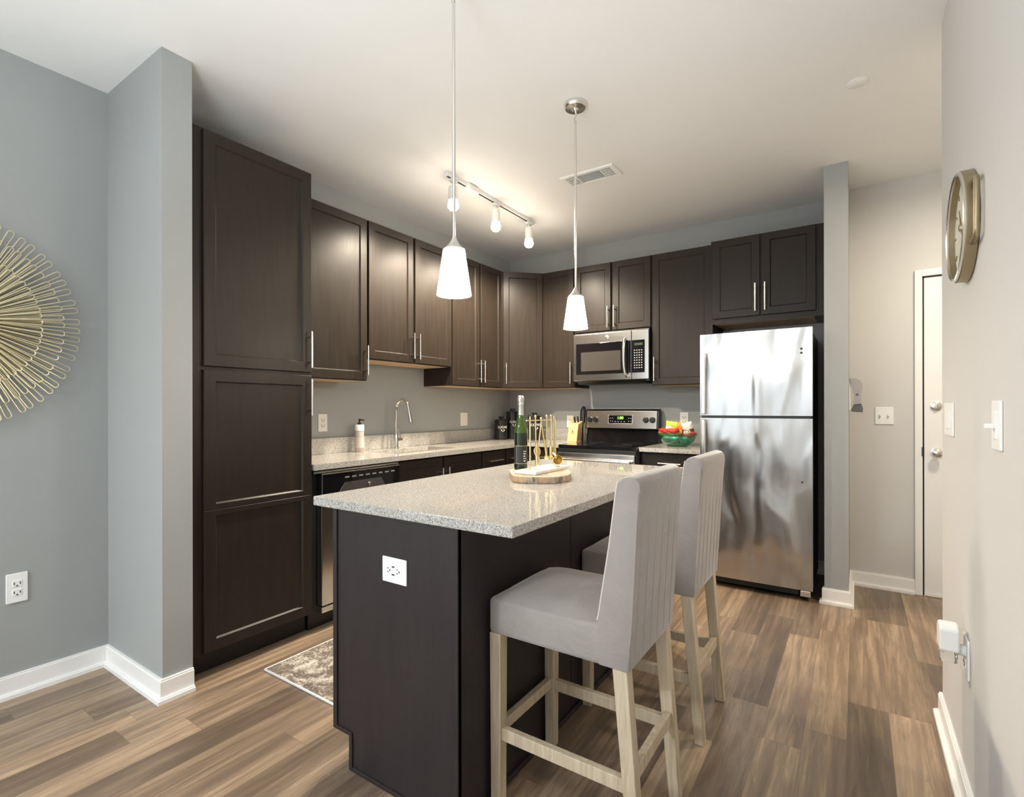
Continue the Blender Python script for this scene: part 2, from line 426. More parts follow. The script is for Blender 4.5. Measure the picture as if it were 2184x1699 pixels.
def baseboard(name, pts, label, m=TRIM, h=.095):
    # pts: wall-face polyline (x, y); room lies to the left of the travel direction
    mb = MB()
    def run(d0, d1, z0, z1):
        n = len(pts); L = []; P = [Vector(p) for p in pts]
        for k in range(n):
            ds = []
            if k > 0: e = (P[k]-P[k-1]).normalized(); ds.append(Vector((-e.y, e.x)))
            if k < n-1: e = (P[k+1]-P[k]).normalized(); ds.append(Vector((-e.y, e.x)))
            nrm = ds[0] if len(ds) == 1 or abs(ds[0].dot(ds[1])) > .99 else ds[0]+ds[1]
            L.append(nrm)
        for k in range(n-1):
            a, b = P[k], P[k+1]
            q = [a+L[k]*d0, b+L[k+1]*d0, b+L[k+1]*d1, a+L[k]*d1]
            mb.prism([(v.x, v.y) for v in q], 2, z0, z1)
    run(0, .013, 0, h-.008); run(0, .010, h-.008, h); run(.013, .027, 0, .016); run(.013, .021, .016, .022)
    return struct(name, mb, m, label, cat='baseboard')
baseboard('baseboard_left', [(.5766, -3.3254), (.5766, -3.4434), (0, -3.4434), (0, -8.0)], 'white baseboard wrapping the left wall and the pantry partition')
baseboard('baseboard_partition', [(2.8165, -.62), (2.8165, -.647), (2.944, -.647), (2.944, -.14), (3.301, -.14)][::-1], 'white baseboard around the partition right of the refrigerator')
baseboard('baseboard_back', [(2.07, 0), (2.8165, 0)][::-1], 'white baseboard in the gap behind the refrigerator')
baseboard('baseboard_right', [(3.38, -1.7832), (3.266, -1.7832), (3.266, -8.0)][::-1], 'white baseboard along the warm white right wall')

# entry door
d = thing('door_1', 'white entry door with deadbolt and round nickel knob', 'door', (3.74, -.14, 0)); d['kind'] = 'structure'
part('door_slab', MB().box((3.350, -.152, .012), (4.16, -.141, 2.062), .002), TRIM, d)
mb = MB(); mb.box((3.301, -.158, 0), (3.341, -.14, 2.117), .003); mb.box((4.169, -.158, 0), (4.21, -.14, 2.117), .003); mb.box((3.341, -.158, 2.074), (4.169, -.14, 2.117), .003)
part('door_casing', mb, TRIM, d)
part('jamb_gap', MB().box((3.341, -.1425, .0), (3.350, -.1402, 2.074)).box((3.341, -.1425, 2.062), (4.169, -.1402, 2.074)), SLOT, d)
part('threshold', MB().box((3.345, -.17, 0), (4.165, -.14, .012), .003), NICKEL, d)
part('strike_plate', MB().box((3.336, -.1595, .905), (3.344, -.150, .965)), DARKSTEEL, d)
kn = MB().lathe([(.030, 0), (.030, .006), (.012, .010), (.011, .03), (.022, .036), (.029, .048), (.026, .062), (.012, .069), (0, .070)], (3.412, -.152, .932), 24, (0, -1, 0))
part('door_knob', kn, NICKEL, d)
part('deadbolt', MB().lathe([(.030, 0), (.029, .010), (.020, .014), (0, .014)], (3.410, -.152, 1.232), 24, (0, -1, 0)).box((3.404, -.178, 1.216), (3.416, -.164, 1.248), .004), NICKEL, d)

# ------------------------------------------------------------------ wall plates
def duplex(par, M, cu, cv, n, m):
    for s in (-1, 1):
        a, b = (.004, .034) if s > 0 else (-.034, -.004)
        rc_ = part('receptacle', MB().box((cu-.016, cv+a, n-.004), (cu+.016, cv+b, n), .004, M), m, par)
        mb = MB(); mb.box((cu-.011, cv+s*.019-.004, n), (cu-.008, cv+s*.019+.006, n+.0008), 0, M); mb.box((cu+.008, cv+s*.019-.004, n), (cu+.011, cv+s*.019+.006, n+.0008), 0, M)
        mb.box((cu-.003, cv+s*.019-.012, n), (cu+.003, cv+s*.019-.007, n+.0008), 0, M)
        part('slots', mb, SLOT, rc_)
def outlet(label, M, cu, cv, n, w=.07, h=.118, m=WHITE, group='electrical outlets'):
    t = thing('wall_outlet', label, 'outlet', M(cu, cv-h/2, n), group)
    part('cover_plate', MB().box((cu-w/2, cv-h/2, n), (cu+w/2, cv+h/2, n+.006), .0025, M), m, t)
    duplex(t, M, cu, cv, n+.008, m)
    return t
outlet('white wall outlet low on the grey wall beneath the wire sunburst', ML, -3.767, .459, 0, .07, .125)
outlet('white wall outlet above the counter close to the tall pantry', ML, -2.252, 1.126, 0, m=OFFW)
outlet('white wall outlet above the counter between snack bowl and refrigerator', MBK, 1.777, 1.125, 0, m=OFFW)
outlet('white wall outlet half hidden behind the knife block', MBK, .700, 1.092, 0, m=OFFW)
def switch(label, M, cu, cv, n, gangs=1, w=.075, h=.118, m=WHITE, kind='toggle'):
    t = thing('light_switch', label, 'switch', M(cu, cv-h/2, n))
    part('cover_plate', MB().box((cu-w/2, cv-h/2, n), (cu+w/2, cv+h/2, n+.006), .0025, M), m, t)
    for g in range(gangs):
        c = cu + (g-(gangs-1)/2)*.045
        if kind == 'rocker': part('rocker', MB().box((c-.016, cv-.033, n+.005), (c+.016, cv+.033, n+.009), .003, M), m, t)
        else:
            part('toggle_slot', MB().box((c-.006, cv-.013, n+.0055), (c+.006, cv+.013, n+.0068), 0, M), OFFW, t)
            part('toggle', MB().box((c-.0045, cv-.004, n+.006), (c+.0045, cv+.010, n+.020), .002, M), m, t)
    return t
switch('white rocker switch on the grey wall between faucet and canisters', ML, -.756, 1.122, 0, 1, .1, .12, OFFW, 'rocker')
switch('white double toggle switch beside the entry door', MBK, 3.140, 1.167, .14, 2, .102, .116)
MR = lambda u, v, n: (3.266-n, u, v)
switch('white double rocker switch at the corner of the right wall', MR, -1.99, 1.18, 0, 2, .20, .118, WHITE, 'rocker')
t = switch('white dimmer switch on the right wall below the clock', MR, -2.755, 1.18, 0, 1, .09, .118, WHITE, 'rocker')
part('slider', MB().box((-2.762, 1.172, .008), (-2.748, 1.184, .026), .002, MR), WHITE, t)

# outlet and night light on the right wall
t = thing('wall_outlet', 'white outlet low on the right wall with a night light plugged in', 'outlet', (3.266, -2.335, .405), 'electrical outlets')
part('cover_plate', MB().box((-2.380, .405, 0), (-2.290, .523, .006), .0025, MR), WHITE, t)
duplex(t, MR, -2.335, .463, .008, WHITE)
t = thing('night_light', 'white plug-in night light with a clear lens on the right wall', 'night light', (3.22, -2.335, .44))
part('plug_neck', MB().tube([MR(-2.335, .480, .008), MR(-2.335, .480, .030)], .017, 16), WHITE, t)
part('housing', MB().prism([(-2.370, .478), (-2.300, .478), (-2.300, .535), (-2.310, .552), (-2.330, .560), (-2.350, .558), (-2.370, .545)], 0, 3.196, 3.244, .006), WHITE, t)
part('lens', MB().prism([(-2.367, .478), (-2.365, .455), (-2.355, .440), (-2.335, .434), (-2.315, .440), (-2.305, .455), (-2.303, .478)], 0, 3.199, 3.240, .004), glass('clear_lens', (.9, .9, .9), .05), t)

# island outlet plate is added with the island

# ------------------------------------------------------------------ wire sunburst on the left wall
SY, SZ, SA, SK = -3.95, 1.58, .392, 1.10
sun = thing('wall_sunburst', 'round sunburst wall art of pale gold wire loops on the grey wall', 'wall art', (0.02, SY, SZ))
sun.scale = (1, 1, SK)
def loop_mb(r, hw, x):
    mb = MB(); p = [(x*.25+.004, .02, .001)]
    p += [(x*.6, r*.5, hw*.55), (x, r-hw, hw)]
    p += [(x, r-hw+hw*math.sin(a), hw*math.cos(a)) for a in (R(30), R(60), R(90), R(120), R(150))]
    p += [(x, r-hw, -hw), (x*.6, r*.5, -hw*.55), (x*.25+.004, .02, -.001)]
    return mb.tube(p, .0021, 6)
protos = []
rest = MB(); NL = 60
for tier, (rr, hw, x) in enumerate(((SA, .0105, .006), (SA*.855, .0100, .016), (SA*.655, .0098, .030))):
    me = None
    for k in range(NL):
        a = 2*PI*(k + .33*tier)/NL + random.uniform(-.018, .018)
        rot = Matrix.Rotation(a, 4, 'X')
        yv = rr*math.cos(a)
        if yv > .085:
            if me is None:
                o = finish('wire_loop', loop_mb(rr, hw, x), PALEGOLD, (0, 0, 0)); me = o.data
            else:
                o = bpy.data.objects.new('wire_loop', me); COL.objects.link(o)
            o.parent = sun; o.rotation_euler = (a, 0, 0)
        else:
            q = loop_mb(rr, hw, x); bmesh.ops.transform(q.bm, matrix=rot, verts=q.bm.verts[:]); rest.merge(q.bm)
o = finish('wire_loop_rest', rest, PALEGOLD, (0, 0, 0)); o.parent = sun; o['kind'] = 'stuff'; o.name = 'wire_loops'
o = finish('hub', MB().lathe([(.035, -.018), (.035, .036), (.02, .042), (0, .044)], (0, 0, 0), 24, (1, 0, 0)), PALEGOLD, (0, 0, 0)); o.parent = sun

# ------------------------------------------------------------------ cabinets
def cabinet(name, label, loc, cat='cabinet', group=None): return thing(name, label, cat, loc, group)
UT, UB, UB2, XU = 2.468, 1.404, 1.549, .311

# tall pantry
pan = cabinet('pantry_cabinet', 'tall dark brown pantry cabinet beside the grey partition', (.26, -3.0, 0))
XP = .537
part('carcass', MB().box((.002, -3.3230, .105), (.519, -2.6985, 2.500)), ESP, pan)
part('toe_kick', MB().box((.002, -3.3230, 0), (.462, -2.6985, .105)), KICK, pan)
dl = part('door', MB().door(ML, -3.2597, -2.7060, 1.417, 2.490, .519, XP), ESP, pan)
part('handle', bar_v(ML, -2.724, 1.440, 1.635, XP), NICKEL, dl)
mb = MB(); mb.door(ML, -3.2597, -2.7060, .758, 1.400, .519, XP, (.052, .052, .026, .052)); mb.door(ML, -3.2597, -2.7060, .112, .758, .519, XP, (.052, .052, .052, .026))
dl = part('door', mb, ESP, pan); part('handle', bar_v(ML, -2.724, 1.185, 1.380, XP), NICKEL, dl)

def upper(label, M, u0, u1, v0, v1, doors, dep=XU, under=True, filler=None, fv=None):
    """doors: (u0, u1, handle_u, handle_v0, handle_v1)"""
    c = cabinet('upper_cabinet', label, M((u0+u1)/2, v0, dep/2), group='dark brown wall cabinets')
    part('carcass', MB().box((u0, v0, .002), (u1, v1, dep-.018), 0, M), ESP, c)
    if under: part('underside', MB().box((u0+.012, v0-.0015, .012), (u1-.012, v0+.004, dep-.040), 0, M), MAPLE, c, 'light maple underside')
    for a, b, hu, h0, h1 in doors:
        dd = part('door', MB().door(M, a, b, (fv or v0)+.004, v1-.004, dep-.018, dep), ESP, c)
        if hu is not None: part('handle', bar_v(M, hu, h0, h1, dep), NICKEL, dd)
    return c
upper('dark upper cabinet with one door against the tall pantry', ML, -2.6965, -2.128, UB, UT, [(-2.690, -2.134, -2.150, 1.440, 1.632)])
upper('dark two-door upper cabinet above the sink, shorter than its neighbours', ML, -2.126, -1.279, UB2, UT, [(-2.119, -1.708, -1.726, 1.578, 1.765), (-1.689, -1.286, -1.668, 1.578, 1.765)])
upper('dark two-door upper cabinet above the small canister, left of the diagonal corner', ML, -1.277, -.579, UB, UT, [(-1.269, -.919, -.936, 1.440, 1.630), (-.901, -.586, -.880, 1.440, 1.630)])
# diagonal corner cabinet
cc = cabinet('corner_cabinet', 'dark diagonal corner cabinet with one door where the walls meet', (.2, -.2, UB), group='dark brown wall cabinets')
S = .5765; q = .293
part('carcass', MB().prism([(.002, -.002), (.002, -S), (q, -S), (S, -q), (S, -.002)], 2, UB, UT), ESP, cc)
part('underside', MB().prism([(.015, -.015), (.015, -S+.015), (q-.015, -S+.015), (S-.015, -q+.015), (S-.015, -.015)], 2, UB-.0015, UB+.004), MAPLE, cc, 'light maple underside')
s2 = math.sqrt(.5)
MD = lambda u, v, n: (q + (u+n)*s2, -S + (u-n)*s2, v)
Ld = (S-q)*math.sqrt(2)
dd = part('door', MB().door(MD, .016, Ld-.016, UB+.004, UT-.004, 0.001, .019), ESP, cc)
part('handle', bar_v(MD, .040, 1.440, 1.630, .019), NICKEL, dd)
upper('dark single-door upper cabinet between the corner and the microwave', MBK, .5775, .8985, UB, UT, [(.585, .893, .874, 1.440, 1.630)])
upper('dark two-door cabinet directly above the microwave', MBK, .9005, 1.5985, 1.880, UT, [(.908, 1.246, 1.226, 1.905, 2.090), (1.264, 1.591, 1.284, 1.905, 2.090)], under=False)
upper('dark single-door upper cabinet between microwave and refrigerator', MBK, 1.6005, 2.075, UB, UT, [(1.608, 2.068, 1.628, 1.440, 1.632)])
fc = upper('dark two-door cabinet above the refrigerator', MBK, 2.0775, 2.8145, 1.846, UT, [(2.089, 2.412, 2.386, 1.912, 2.110), (2.425, 2.758, 2.449, 1.912, 2.110)], dep=.384, under=False, fv=1.880)
part('underside', MB().box((2.10, -.345, 1.8445), (2.745, -.03, 1.850)), MAPLE, fc, 'light maple underside')
part('side_panel', MB().box((2.0775, -.366, .935), (2.087, -.005, 1.846)), ESP, fc)

# base cabinets, left run
def base(label, M, u0, u1, fronts, dep=.525, h=.884, name='base_cabinet', rail=None):
    """fronts: ('door'|'drawer', u0, u1, v0, v1, handle)"""
    c = cabinet(name, label, M((u0+u1)/2, 0, dep/2), group='dark brown base cabinets')
    cb = MB().box((u0, .105, .002), (u1, rail or h, dep-.018), 0, M)
    if rail: cb.box((u0, rail, .45), (u1, h, dep-.018), 0, M)
    part('carcass', cb, ESP, c)
    part('toe_kick', MB().box((u0, 0, .002), (u1, .105, dep-.075), 0, M), KICK, c)
    for kind, a, b, v0, v1, hd in fronts:
        mb = MB()
        if kind == 'drawer': mb.box((a, v0, dep-.018), (b, v1, dep), .003, M)
        else: mb.door(M, a, b, v0, v1, dep-.018, dep)
        f = part(kind, mb, ESP, c)
        if hd is None: continue
        if hd[0] == 'h': part('handle', bar_h(M, hd[1], hd[2], hd[3], dep), NICKEL, f)
        else: part('handle', bar_v(M, hd[1], hd[2], hd[3], dep), NICKEL, f)
    return c
base('dark base cabinet under the sink, next to the dishwasher', ML, -2.061, -1.170, [('door', -2.054, -1.634, .115, .872, ('v', -1.66, .62, .80)), ('door', -1.618, -1.178, .115, .872, ('v', -1.592, .62, .80))], rail=.70)
base('dark drawer base cabinet right of the sink base', ML, -1.169, -.838, [('drawer', -1.160, -.846, .735, .872, ('h', -1.10, -.916, .795)), ('door', -1.160, -.846, .115, .715, ('v', -1.13, .52, .70))])
base('dark corner base cabinet beneath the canisters', ML, -.837, -.002, [('drawer', -.824, -.560, .735, .872, ('h', -.80, -.66, .795)), ('door', -.824, -.560, .115, .715, ('v', -.795, .52, .70))])
base('dark base cabinet between the corner and the stove', MBK, .5275, .9, [('drawer', .575, .892, .735, .872, ('h', .65, .82, .795)), ('door', .575, .892, .115, .715, ('v', .86, .52, .70))], dep=.540)
rc = base('dark base cabinet between stove and refrigerator', MBK, 1.590, 2.07, [('drawer', 1.60, 2.060, .735, .868, ('h', 1.735, 1.905, .803)), ('door', 1.60, 2.060, .115, .715, ('v', 1.63, .52, .70))], dep=.540)
part('safety_latch', MB().box((1.878, -.553, .728), (1.918, -.541, .782), .004), WHITE, rc, 'small white plastic safety latch')

# ------------------------------------------------------------------ dishwasher
dw = thing('dishwasher', 'dishwasher with black control panel and steel door beside the pantry', 'dishwasher', (.3, -2.37, 0))
part('tub', MB().box((.01, -2.690, .10), (.500, -2.066, .862)), BLACK, dw)
part('toe_panel', MB().box((.01, -2.690, 0), (.475, -2.066, .10)), BLACK, dw)
part('top_rail', MB().box((.30, -2.690, .864), (.530, -2.066, .876), .002), NICKEL, dw)
part('door', MB().box((.502, -2.652, .135), (.548, -2.080, .715), .004), STEEL, dw)
part('lower_panel', MB().box((.480, -2.652, .095), (.546, -2.080, .131), .004), STEEL, dw)
cp = part('control_panel', MB().box((.502, -2.652, .718), (.550, -2.080, .858), .004), GLOSS, dw)
part('trim_strip', MB().box((.546, -2.652, .857), (.5525, -2.080, .8625), .001).box((.546, -2.6535, .72), (.5525, -2.6495, .8625), .001), NICKEL, cp)
part('pocket_handle', MB().prism([(-2.56, .72), (-2.18, .72), (-2.23, .80), (-2.50, .80)], 0, .5495, .5515), SMOKE, cp)
mb = MB()
for k in range(8): mb.box((.550, -2.50+k*.05, .824), (.5508, -2.47+k*.05, .832))
part('buttons', mb, mat('grey_print', (.22, .21, .2), .5), cp)
part('status_knob', MB().lathe([(.011, 0), (.011, .004), (.007, .006), (0, .006)], (.551, -2.325, .772), 18, (1, 0, 0)), NICKEL, cp)

# ------------------------------------------------------------------ countertops
CT, CTH = .917, .032
ct = thing('countertop', 'grey granite L-shaped countertop with the sink along the left wall', 'countertop', (.3, -1.3, CT-CTH))
mb = MB(); b0 = CT-CTH
SX0, SX1, SY0, SY1 = .125, .415, -1.98, -1.36
for a, b in (((.002, -2.6970), (.549, SY0)), ((.002, SY0), (SX0, SY1)), ((SX1, SY0), (.549, SY1)), ((.002, SY1), (.549, -.002)), ((.549, -.570), (.903, -.002))):
    mb.box((*a, b0), (*b, CT))
part('slab', mb, GRAN, ct)
part('backsplash', MB().box((.002, -2.6970, CT), (.020, -.002, 1.022), .002).box((.020, -.020, CT), (.903, -.002, 1.022), .002), GRAN, ct)
ct2 = thing('countertop', 'short grey granite countertop between stove and refrigerator', 'countertop', (1.83, -.29, b0))
part('slab', MB().box((1.588, -.575, b0), (2.073, -.002, CT), .002), GRAN, ct2)
# sink
sk = thing('sink', 'stainless undermount sink set in the granite counter', 'sink', (.27, -1.67, .72))
mb = MB(); wl = .004
for a, b in (((SX0-.012, SY0-.012, .72), (SX1+.012, SY1+.012, .724)), ((SX0-.012, SY0-.012, .724), (SX0, SY1+.012, b0)), ((SX1, SY0-.012, .724), (SX1+.012, SY1+.012, b0)), ((SX0, SY0-.012, .724), (SX1, SY0, b0)), ((SX0, SY1, .724), (SX1, SY1+.012, b0))):
    mb.box(a, b)
part('basin', mb, STEEL, sk)
part('drain', MB().lathe([(.045, 0), (.043, .003), (.02, .003), (.018, .001), (0, .001)], (.27, -1.67, .724), 24), CHROME, sk)
# faucet
fx, fy = .085, -1.668
fa = thing('faucet', 'tall chrome pull-down faucet with a gooseneck spout', 'faucet', (fx, fy, CT))
part('base', MB().lathe([(.026, 0), (.026, .006), (.019, .010), (.018, .10), (.013, .112)], (fx, fy, CT), 24), CHROME, fa)
path = [(fx, fy, CT+.10), (fx, fy, 1.18)]
RA = .066
for k in range(1, 13):
    a = PI*k/13; path.append((fx+RA-RA*math.cos(a), fy, 1.21+RA*1.15*math.sin(a)))
path += [(fx+2*RA+.006, fy, 1.195)]
part('spout', MB().tube(path, .0105, 14), CHROME, fa)
part('spray_head', MB().tube([(fx+2*RA+.005, fy, 1.200), (fx+2*RA+.016, fy, 1.155), (fx+2*RA+.024, fy, 1.118)], [.0115, .014, .016], 16), CHROME, fa)
part('valve', MB().tube([(fx, fy, CT+.066), (fx, fy+.055, CT+.066)], .015, 16), CHROME, fa)
part('lever', MB().tube([(fx, fy+.050, CT+.070), (fx-.004, fy+.040, CT+.110), (fx-.008, fy+.028, CT+.150)], [.006, .005, .0045], 10), CHROME, fa)
# soap bottle
sx, sy = .085, -2.012
so = thing('soap_dispenser', 'clear soap bottle with white collar and black pump by the faucet', 'soap bottle', (sx, sy, CT))
part('bottle', MB().lathe([(.029, 0), (.031, .004), (.031, .140), (.029, .146), (0, .146)], (sx, sy, CT), 24), SOAP, so)
part('collar', MB().lathe([(.0315, .147), (.0315, .187), (.029, .191), (0, .191)], (sx, sy, CT), 24), WHITE, so)
part('pump', MB().lathe([(.013, .191), (.012, .204), (.006, .206), (.006, .232), (0, .233)], (sx, sy, CT), 16).tube([(sx, sy, CT+.226), (sx+.035, sy+.01, CT+.222)], .0045, 8), BLACK, so)
part('label', MB().lathe([(.0314, .03), (.0314, .10)], (sx, sy, CT), 24, capped=False), mat('pale_label', (.60, .53, .49), .5), so)

# canisters
def canister(x, y, h, r, txt, label):
    c = thing('canister', label, 'canister', (x, y, CT), 'black kitchen canisters')
    part('body', MB().lathe([(r-.003, 0), (r, .003), (r, h-.026), (0, h-.026)], (x, y, CT), 36), CANI, c)
    ld = part('lid', MB().lathe([(r+.001, h-.026), (r+.002, h-.022), (r+.002, h-.004), (r-.003, h), (0, h)], (x, y, CT), 36), CANI, c)
    part('knob', MB().lathe([(.014, h), (.012, h+.006), (.026, h+.012), (.026, h+.024), (.02, h+.028), (0, h+.028)], (x, y, CT), 24), BLACK, ld)
    dx, dy = 2.9857-x, -4.4105-y; A0 = math.atan2(dy, dx) + .28
    def M(u, v, n):
        a = A0 + u/r; rr = r + .0006 + n; return (x+rr*math.cos(a), y+rr*math.sin(a), CT + h*.62 + v)
    mb = text_mesh(txt, .032, M)
    part('lettering', mb, PRINT, c, 'white lettering')
    mb = MB()
    for sgn in (-1, 1):
        pth = [M(sgn*(.006 + .010*k/4 + .006*math.sin(k)), -.026 - .006*math.sin(k*1.4), .0005) for k in range(6)]
        mb.tube(pth, .0022, 6)
    mb.tube([M(-.012, -.036, .0005), M(0, -.041, .0005), M(.012, -.036, .0005)], .002, 6)
    part('scroll_print', mb, PRINT, c)
canister(.115, -.325, .195, .062, 'SUGAR', 'shortest black canister with white lettering, nearest the sink')
canister(.140, -.163, .272, .063, 'FLOUR', 'tallest black canister with white lettering in the corner')
canister(.420, -.200, .232, .062, 'COFFEE', 'middle-height black canister behind the gold bar tools')

# knife block and whisk
kx, ky = .845, -.23
kb = thing('knife_block', 'light beech knife block with dark handled knives left of the stove', 'knife block', (kx, ky, CT))
part('block', MB().prism([(-.275+.02, CT), (-.155, CT), (-.125, CT+.185), (-.215, CT+.160)], 0, kx-.048, kx+.048, .003), BLOCK, kb)
part('emblem', MB().lathe([(.006, 0), (.006, .001), (0, .001)], (kx, -.2395, CT+.095), 12, (0, -.97, .24)).box((kx-.018, -.2435, CT+.078), (kx+.018, -.2415, CT+.080)), SLOT, kb)
for k, (du, dv) in enumerate(((-.028, 0), (-.004, .004), (.022, 0))):
    b = Vector((kx+du, -.19+.012*k, CT+.165+.004*k)); part('knife', MB().tube([b, b+Vector((0, -.012, .055))], [.008, .007], 8), BLOCK if k == 0 else BLACK, kb)
wx, wy = .858, -.072
wk = thing('whisk', 'black wire whisk standing behind the knife block', 'whisk', (wx, wy, CT))
part('handle', MB().tube([(wx, wy, CT), (wx+.006, wy, CT+.17)], .011, 12), BLACK, wk)
mb = MB()
for k in range(5):
    a = PI*k/5; ca, sa = math.cos(a), math.sin(a)
    pts = []
    for j in range(13):
        th = PI*j/12; rr = .032*math.sin(th)**.8 if 0 < j < 12 else .004
        sg = 1 - 2*j/12
        pts.append((wx+.006+.012*math.sin(th)+.034*math.cos(th)*ca*(.6+.4*math.sin(th)), wy+.034*math.cos(th)*sa*(.6+.4*math.sin(th)), CT+.165+.155*math.sin(th)**.6 if 0 < j < 12 else CT+.165))
    mb.tube(pts, .0026, 6)
part('wires', mb, BLACK, wk)

# ------------------------------------------------------------------ stove
X0, X1 = .907, 1.584
st = thing('stove', 'stainless electric stove with black glass cooktop', 'stove', (1.245, -.32, 0))
part('body', MB().box((X0, -.600, .03), (X1, -.02, .888)), DARKSTEEL, st)
part('cooktop', MB().box((X0, -.618, .889), (X1, -.085, .917), .003), GLOSS, st)
mb = MB()
for (bx_, by_, br) in ((1.08, -.46, .09), (1.41, -.46, .075), (1.08, -.22, .07), (1.41, -.22, .09)):
    mb.lathe([(br, .9172), (br, .9176), (br-.003, .9176), (br-.003, .9172)], (bx_, by_, 0), 40, capped=False)
part('burner_rings', mb, mat('burner_print', (.10, .10, .10), .2), st)
part('front_strip', MB().box((X0, -.622, .862), (X1, -.600, .888), .002), BLACK, st)
od = part('oven_door', MB().box((X0+.004, -.640, .26), (X1-.004, -.602, .858), .006), STEEL, st)
part('oven_window', MB().box((X0+.10, -.6415, .36), (X1-.10, -.639, .66), 0), GLOSS, od)
part('oven_handle', MB().tube([(X0+.03, -.678, .800), (X1-.03, -.678, .800)], .016, 16).tube([(X0+.06, -.638, .800), (X0+.06, -.678, .800)], .009, 10).tube([(X1-.06, -.638, .800), (X1-.06, -.678, .800)], .009, 10), STEEL, od)
dr = part('storage_drawer', MB().box((X0+.004, -.636, .06), (X1-.004, -.602, .25), .006), STEEL, st)
part('riser', MB().prism([(-.085, .917), (-.022, .917), (-.022, 1.05), (-.060, 1.05)], 0, X0+.002, X1-.002), GLOSS, st)
bgp = [(-.105, 1.040), (-.030, 1.040), (-.030, 1.208), (-.062, 1.208), (-.085, 1.190)]
part('backguard_frame', MB().prism([(-.100, 1.036), (-.022, 1.036), (-.022, 1.212), (-.058, 1.212), (-.080, 1.194)], 0, X0-.004, X1+.004, .003), BLACK, st)
def MS(u, v, n):   # slanted steel front of the backguard
    f = (v-1.040)/(1.196-1.040); return (u, -.1015 + .020*f - n, v)
bp = part('control_panel', MB().box((X0+.012, 1.042, -.004), (X1-.012, 1.196, .004), .002, MS), steel('brushed_steel_panel', (.62, .58, .53), .22), st)
for u in (X0+.048, X0+.105, X1-.105, X1-.048):
    part('control_knob', MB().lathe([(.027, 0), (.026, .010), (.020, .012), (.019, .026), (0, .027)], MS(u, 1.118, .003), 24, (0, -1, .13)).box((u-.005, 1.098, .010), (u+.005, 1.138, .036), .002, MS), BLACK, bp)
part('display', MB().box((1.135, 1.085, .003), (1.352, 1.155, .0055), .003, MS), GLOSS, bp)
part('display_bezel', MB().box((1.128, 1.080, .002), (1.135, 1.160, .0062), .001, MS).box((1.352, 1.080, .002), (1.359, 1.160, .0062), .001, MS).box((1.128, 1.0775, .002), (1.359, 1.084, .0062), .001, MS), NICKEL, bp)
part('clock_digits', text_mesh('1:00', .034, lambda u, v, n: MS(1.245+u, 1.133+v, .0062+n)), LEDG, bp, 'green glowing clock digits')
mb = MB()
for k in range(4): mb.box((1.150+.020*(k % 2)+.0, 1.128-.026*(k//2), .0055), (1.158+.020*(k % 2), 1.133-.026*(k//2), .0060), 0, MS)
for k in range(4): mb.box((1.318+.018*(k % 2), 1.128-.026*(k//2), .0055), (1.326+.018*(k % 2), 1.133-.026*(k//2), .0060), 0, MS)
for k in range(4): mb.box((1.195+.028*k, 1.098, .0055), (1.204+.028*k, 1.104, .0060), 0, MS)
part('buttons', mb, mat('pale_button', (.45, .43, .40), .5), bp)

# ------------------------------------------------------------------ microwave
MW0, MW1, YF, Z0, Z1 = .909, 1.589, .345, 1.458, 1.862
mw = thing('microwave', 'over-the-range stainless microwave with a black window', 'microwave', (1.25, -.17, Z0))
part('housing', MB().box((MW0+.004, -.318, Z0-.012), (MW1-.004, -.004, Z1+.012)), DARKSTEEL, mw)
dd = part('door', MB().box((MW0, -YF, Z0), (1.440, -.318, Z1), .004), STEEL, mw)
part('window_frame', MB().box((.937, -YF-.002, 1.512), (1.438, -YF+.002, 1.780), .0015), GLOSS, dd)
part('window', MB().box((.985, -YF-.0028, 1.540), (1.350, -YF-.0015, 1.705)), SMOKE, dd)
part('handle', MB().tube([(1.395, -YF-.002, 1.800), (1.393, -YF-.03, 1.785), (1.392, -YF-.042, 1.72), (1.392, -YF-.046, 1.64), (1.394, -YF-.042, 1.56), (1.402, -YF-.03, 1.495), (1.404, -YF-.002, 1.482)], [.010, .012, .013, .013, .013, .012, .010], 14), STEEL, dd)
part('logo', MB().lathe([(.017, 0), (.017, .002), (.0145, .0025), (0, .0025)], (1.225, -YF, 1.822), 24, (0, -1, 0)), NICKEL, dd, 'small round badge')
part('logo_script', text_mesh('GE', .018, lambda u, v, n: (1.225+u, -YF-.0026-n, 1.822+v)), SLOT, dd)
cpn = part('control_panel', MB().box((1.444, -YF, Z0), (MW1, -.318, Z1), .004), STEEL, mw)
part('keypad', MB().box((1.448, -YF-.002, 1.512), (1.556, -YF+.002, 1.780), .0015), GLOSS, cpn)
mb = MB()
for r_ in range(8):
    for c_ in range(4):
        mb.box((1.466+c_*.020, -YF-.0027, 1.548+r_*.0205), (1.476+c_*.020, -YF-.002, 1.556+r_*.0205))
part('keys', mb, mat('key_print', (.33, .33, .34), .5), cpn)
part('clock_display', MB().box((1.470, -YF-.0027, 1.735), (1.540, -YF-.002, 1.755)), mat('dim_display', (.05, .06, .035), .2), cpn)
part('vent_grille', MB().prism([(-.335, Z0-.004), (-.06, Z0-.004), (-.09, Z0-.030), (-.30, Z0-.030)], 0, MW0+.03, MW1-.03), BLACK, mw)

